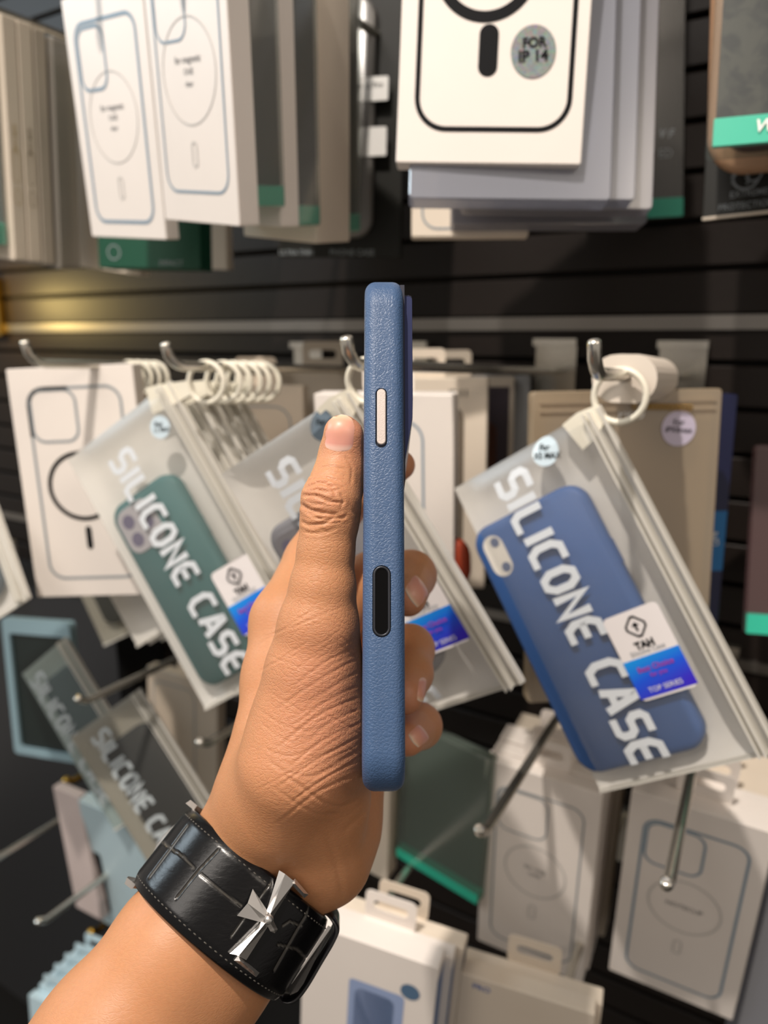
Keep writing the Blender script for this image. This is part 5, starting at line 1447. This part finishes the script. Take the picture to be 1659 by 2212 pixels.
F += [(n0 + NP + i, n0 + NP + (i + 1) % NP, n0 + (i + 1) % NP, n0 + i) for i in range(NP)]
strap = mesh_obj('strap', V, F, strap_material(), watch, True); fix_normals(strap); strap.data.set_sharp_from_angle(angle=math.radians(55))
at_ = strap.data.attributes.new('groove', 'FLOAT', 'POINT'); at_.data.foreach_set('value', G_)
g = Geo()
for t in (-.80, .80):
    for k in range(44):
        p0 = -1.45 + 2.9 * k / 44
        pts = [cw(sp(p0 + .046 * s, t * SHW, .0019 + .00035 * math.sin(math.pi * s))) for s in (0, .5, 1)]
        g.add(*tube(pts, .00024, 5))
st = tag(g.obj('stitching', pbr('grey_thread', '#4a4742', .7), watch, True), kind='stuff')
chrome = pbr('polished_silver', '#dedbd8', 0.24, 0.9)
def plate_px(pts, h0, h1, ridge=None, hr=0.0):
    """a plate over the strap through sight-line points; optional raised ridge line"""
    n = len(pts); lo_ = [cw(sw(u, v, h0)) for u, v in pts]; hi_ = [cw(sw(u, v, h1)) for u, v in pts]
    V = lo_ + hi_; F = [tuple(range(n))[::-1]] + [(i, (i + 1) % n, n + (i + 1) % n, n + i) for i in range(n)]
    if ridge:
        m = len(V); V += [cw(sw(u, v, hr)) for u, v in ridge]
        for i in range(n):
            j = (i + 1) % n
            a = min(range(len(ridge)), key=lambda k: math.dist(ridge[k], pts[i])); b_ = min(range(len(ridge)), key=lambda k: math.dist(ridge[k], pts[j]))
            F.append((n + i, n + j, m + b_, m + a) if a != b_ else (n + i, n + j, m + a))
    else: F.append(tuple(n + i for i in range(n)))
    return V, F
H0, H1_ = .0026, .0036
arms = [([(576, 1968), (603, 1880), (618, 1893), (637, 1905), (590, 1981)], [(584, 1974), (616, 1888)], .0052),
        ([(570, 1994), (512, 1978), (541, 1958), (546, 1920), (579, 1969)], [(576, 1982), (535, 1951)], .0046),
        ([(580, 1999), (532, 2074), (516, 2066), (496, 2060), (565, 1991)], [(573, 1994), (516, 2064)], .0052),
        ([(588, 1983), (600, 2008), (594, 2016), (584, 2012), (576, 1997)], [(583, 1992), (593, 2010)], .0044)]
for pts, rd, hr in arms:
    o = mesh_obj('clasp_arm', *plate_px(pts, H0, H1_, rd, hr), chrome, watch); fix_normals(o)
V, F = [], []
cc = sp(*strap_at(580, 1985, .004), .0040)
for j in range(7):
    for i in range(14):
        a, b_ = 2 * math.pi * i / 14, math.pi * j / 6
        V.append(cw(cc + .0016 * (SX * math.cos(a) * math.sin(b_) + SA * math.sin(a) * math.sin(b_) + SY * math.cos(b_))))
F = [(j * 14 + i, j * 14 + (i + 1) % 14, (j + 1) * 14 + (i + 1) % 14, (j + 1) * 14 + i) for j in range(6) for i in range(14)]
mesh_obj('clasp_centre', V, F, chrome, watch, True)
def lug(path, r0, r1):
    V, F = tube([cw(p) for p in path], [r0, r0, r1, r1][:len(path)] if len(path) == 4 else [r0] * len(path), 8)
    return V, F
def bar(u0, v0, u1, v1, h, wpx, thick):
    d = np.array([u1 - u0, v1 - v0], float); L = np.linalg.norm(d); nrm = np.array([-d[1], d[0]]) / L * wpx / 2
    pts = [(u0 + nrm[0], v0 + nrm[1]), (u0 - nrm[0], v0 - nrm[1]), (u1 - nrm[0] * .8, v1 - nrm[1] * .8), (u1 + nrm[0] * .8, v1 + nrm[1] * .8)]
    return plate_px(pts, h, h + thick, [((u0 * .8 + u1 * .2), (v0 * .8 + v1 * .2)), (u0 * .2 + u1 * .8, v0 * .2 + v1 * .8)], h + thick * 1.5)
for a in ((632, 1903, 662, 1936), (510, 2069, 557, 2106)):
    o = mesh_obj('clasp_side_bar', *bar(*a, .0002, 15, .0028), chrome, watch); fix_normals(o)
# strap end with its rounded lip standing off the wrist
LIP = [(700, 1968, .242), (716, 1982, .2410), (727, 2003, .2405), (723, 2026, .2400), (694, 2076, .2390), (663, 2128, .2375), (638, 2157, .2370), (616, 2160, .2375), (600, 2143, .2390), (598, 2126, .2400)]
pts = [np.array(q, float) for q in LIP]; sm = []
for i in range(len(pts) - 1):
    p0, p1, p2, p3 = pts[max(i - 1, 0)], pts[i], pts[i + 1], pts[min(i + 2, len(pts) - 1)]
    for t in np.linspace(0, 1, 6, endpoint=False):
        sm.append(0.5 * ((2 * p1) + (-p0 + p2) * t + (2 * p0 - 5 * p1 + 4 * p2 - p3) * t * t + (-p0 + 3 * p1 - 3 * p2 + p3) * t ** 3))
sm.append(pts[-1])
g = Geo(); V, F = [], []
for q in sm:
    c = cf(*q); inw = np.array([-.8, 0, .3]); inw /= np.linalg.norm(inw)
    V += [cw(c + inw * .0006 + np.array([0, -.0012, 0])), cw(c - inw * .0004 + np.array([0, -.0016, 0])), cw(c - inw * .0009 + np.array([0, .001, 0])), cw(c - inw * .0005 + np.array([0, .008, 0])), cw(c + inw * .0012 + np.array([0, .008, 0])), cw(c + inw * .0012, )]
m = 6
for k in range(len(sm) - 1):
    for i in range(m): F.append((k * m + i, k * m + (i + 1) % m, (k + 1) * m + (i + 1) % m, (k + 1) * m + i))
F += [tuple(range(m))[::-1], tuple((len(sm) - 1) * m + i for i in range(m))]
o = mesh_obj('strap_end_lip', V, F, pbr('black_edge_paint', '#0e0e11', .3, coat=.4), watch, True); fix_normals(o)
V = [cw(cf(u, v, D)) for u, v, D in ((716, 2003, .2425), (709, 1999, .2425), (628, 2128, .2395), (626, 2150, .2375), (648, 2140, .2370))] + [cw(cf(u, v, D + .002)) for u, v, D in ((716, 2003, .2425), (709, 1999, .2425), (628, 2128, .2395), (626, 2150, .2375), (648, 2140, .2370))]
o = mesh_obj('folding_plate', V, [(4, 3, 2, 1, 0), (5, 6, 7, 8, 9)] + [(i, (i + 1) % 5, 5 + (i + 1) % 5, 5 + i) for i in range(5)], chrome, watch); fix_normals(o)
# lugs and case on the far side
for t, s in ((-1, 1), (1, 1)):
    V, F = [], []
    for ph, h in ((-1.50, .0006), (-1.66, .0004), (-1.95, .0002), (-2.2, .0)):
        for hh, tt in ((h, .0), (h + .0036, .0), (h + .0030, .0042), (h, .0042)):
            V.append(cw(sp(ph, t * (SHW * .98 + tt * .42), hh)))
    for k in range(3):
        for i in range(4): F.append((k * 4 + i, k * 4 + (i + 1) % 4, (k + 1) * 4 + (i + 1) % 4, (k + 1) * 4 + i))
    F += [(3, 2, 1, 0), (12, 13, 14, 15)]
    o = mesh_obj('case_lug', V, F, chrome, watch); fix_normals(o)
V, F = [], []
cd = SX * math.sin(-2.75) - SY * math.cos(-2.75); cd /= np.linalg.norm(cd); ce = np.cross(cd, SA)
c0 = sp(-2.75, 0, .0028)
prof = [(0, .0), (.0165, .0), (.0175, .002), (.0175, .006), (.0155, .008), (.014, .0082), (0, .0082)]
for r, z in prof:
    for i in range(36):
        a = 2 * math.pi * i / 36
        V.append(cw(c0 + cd * z + (SA * math.cos(a) + ce * math.sin(a)) * max(r, 1e-5)))
F = [(j * 36 + i, j * 36 + (i + 1) % 36, (j + 1) * 36 + (i + 1) % 36, (j + 1) * 36 + i) for j in range(len(prof) - 1) for i in range(36)]
o = mesh_obj('watch_case', V, F, chrome, watch, True); fix_normals(o); o.data.set_sharp_from_angle(angle=.6)
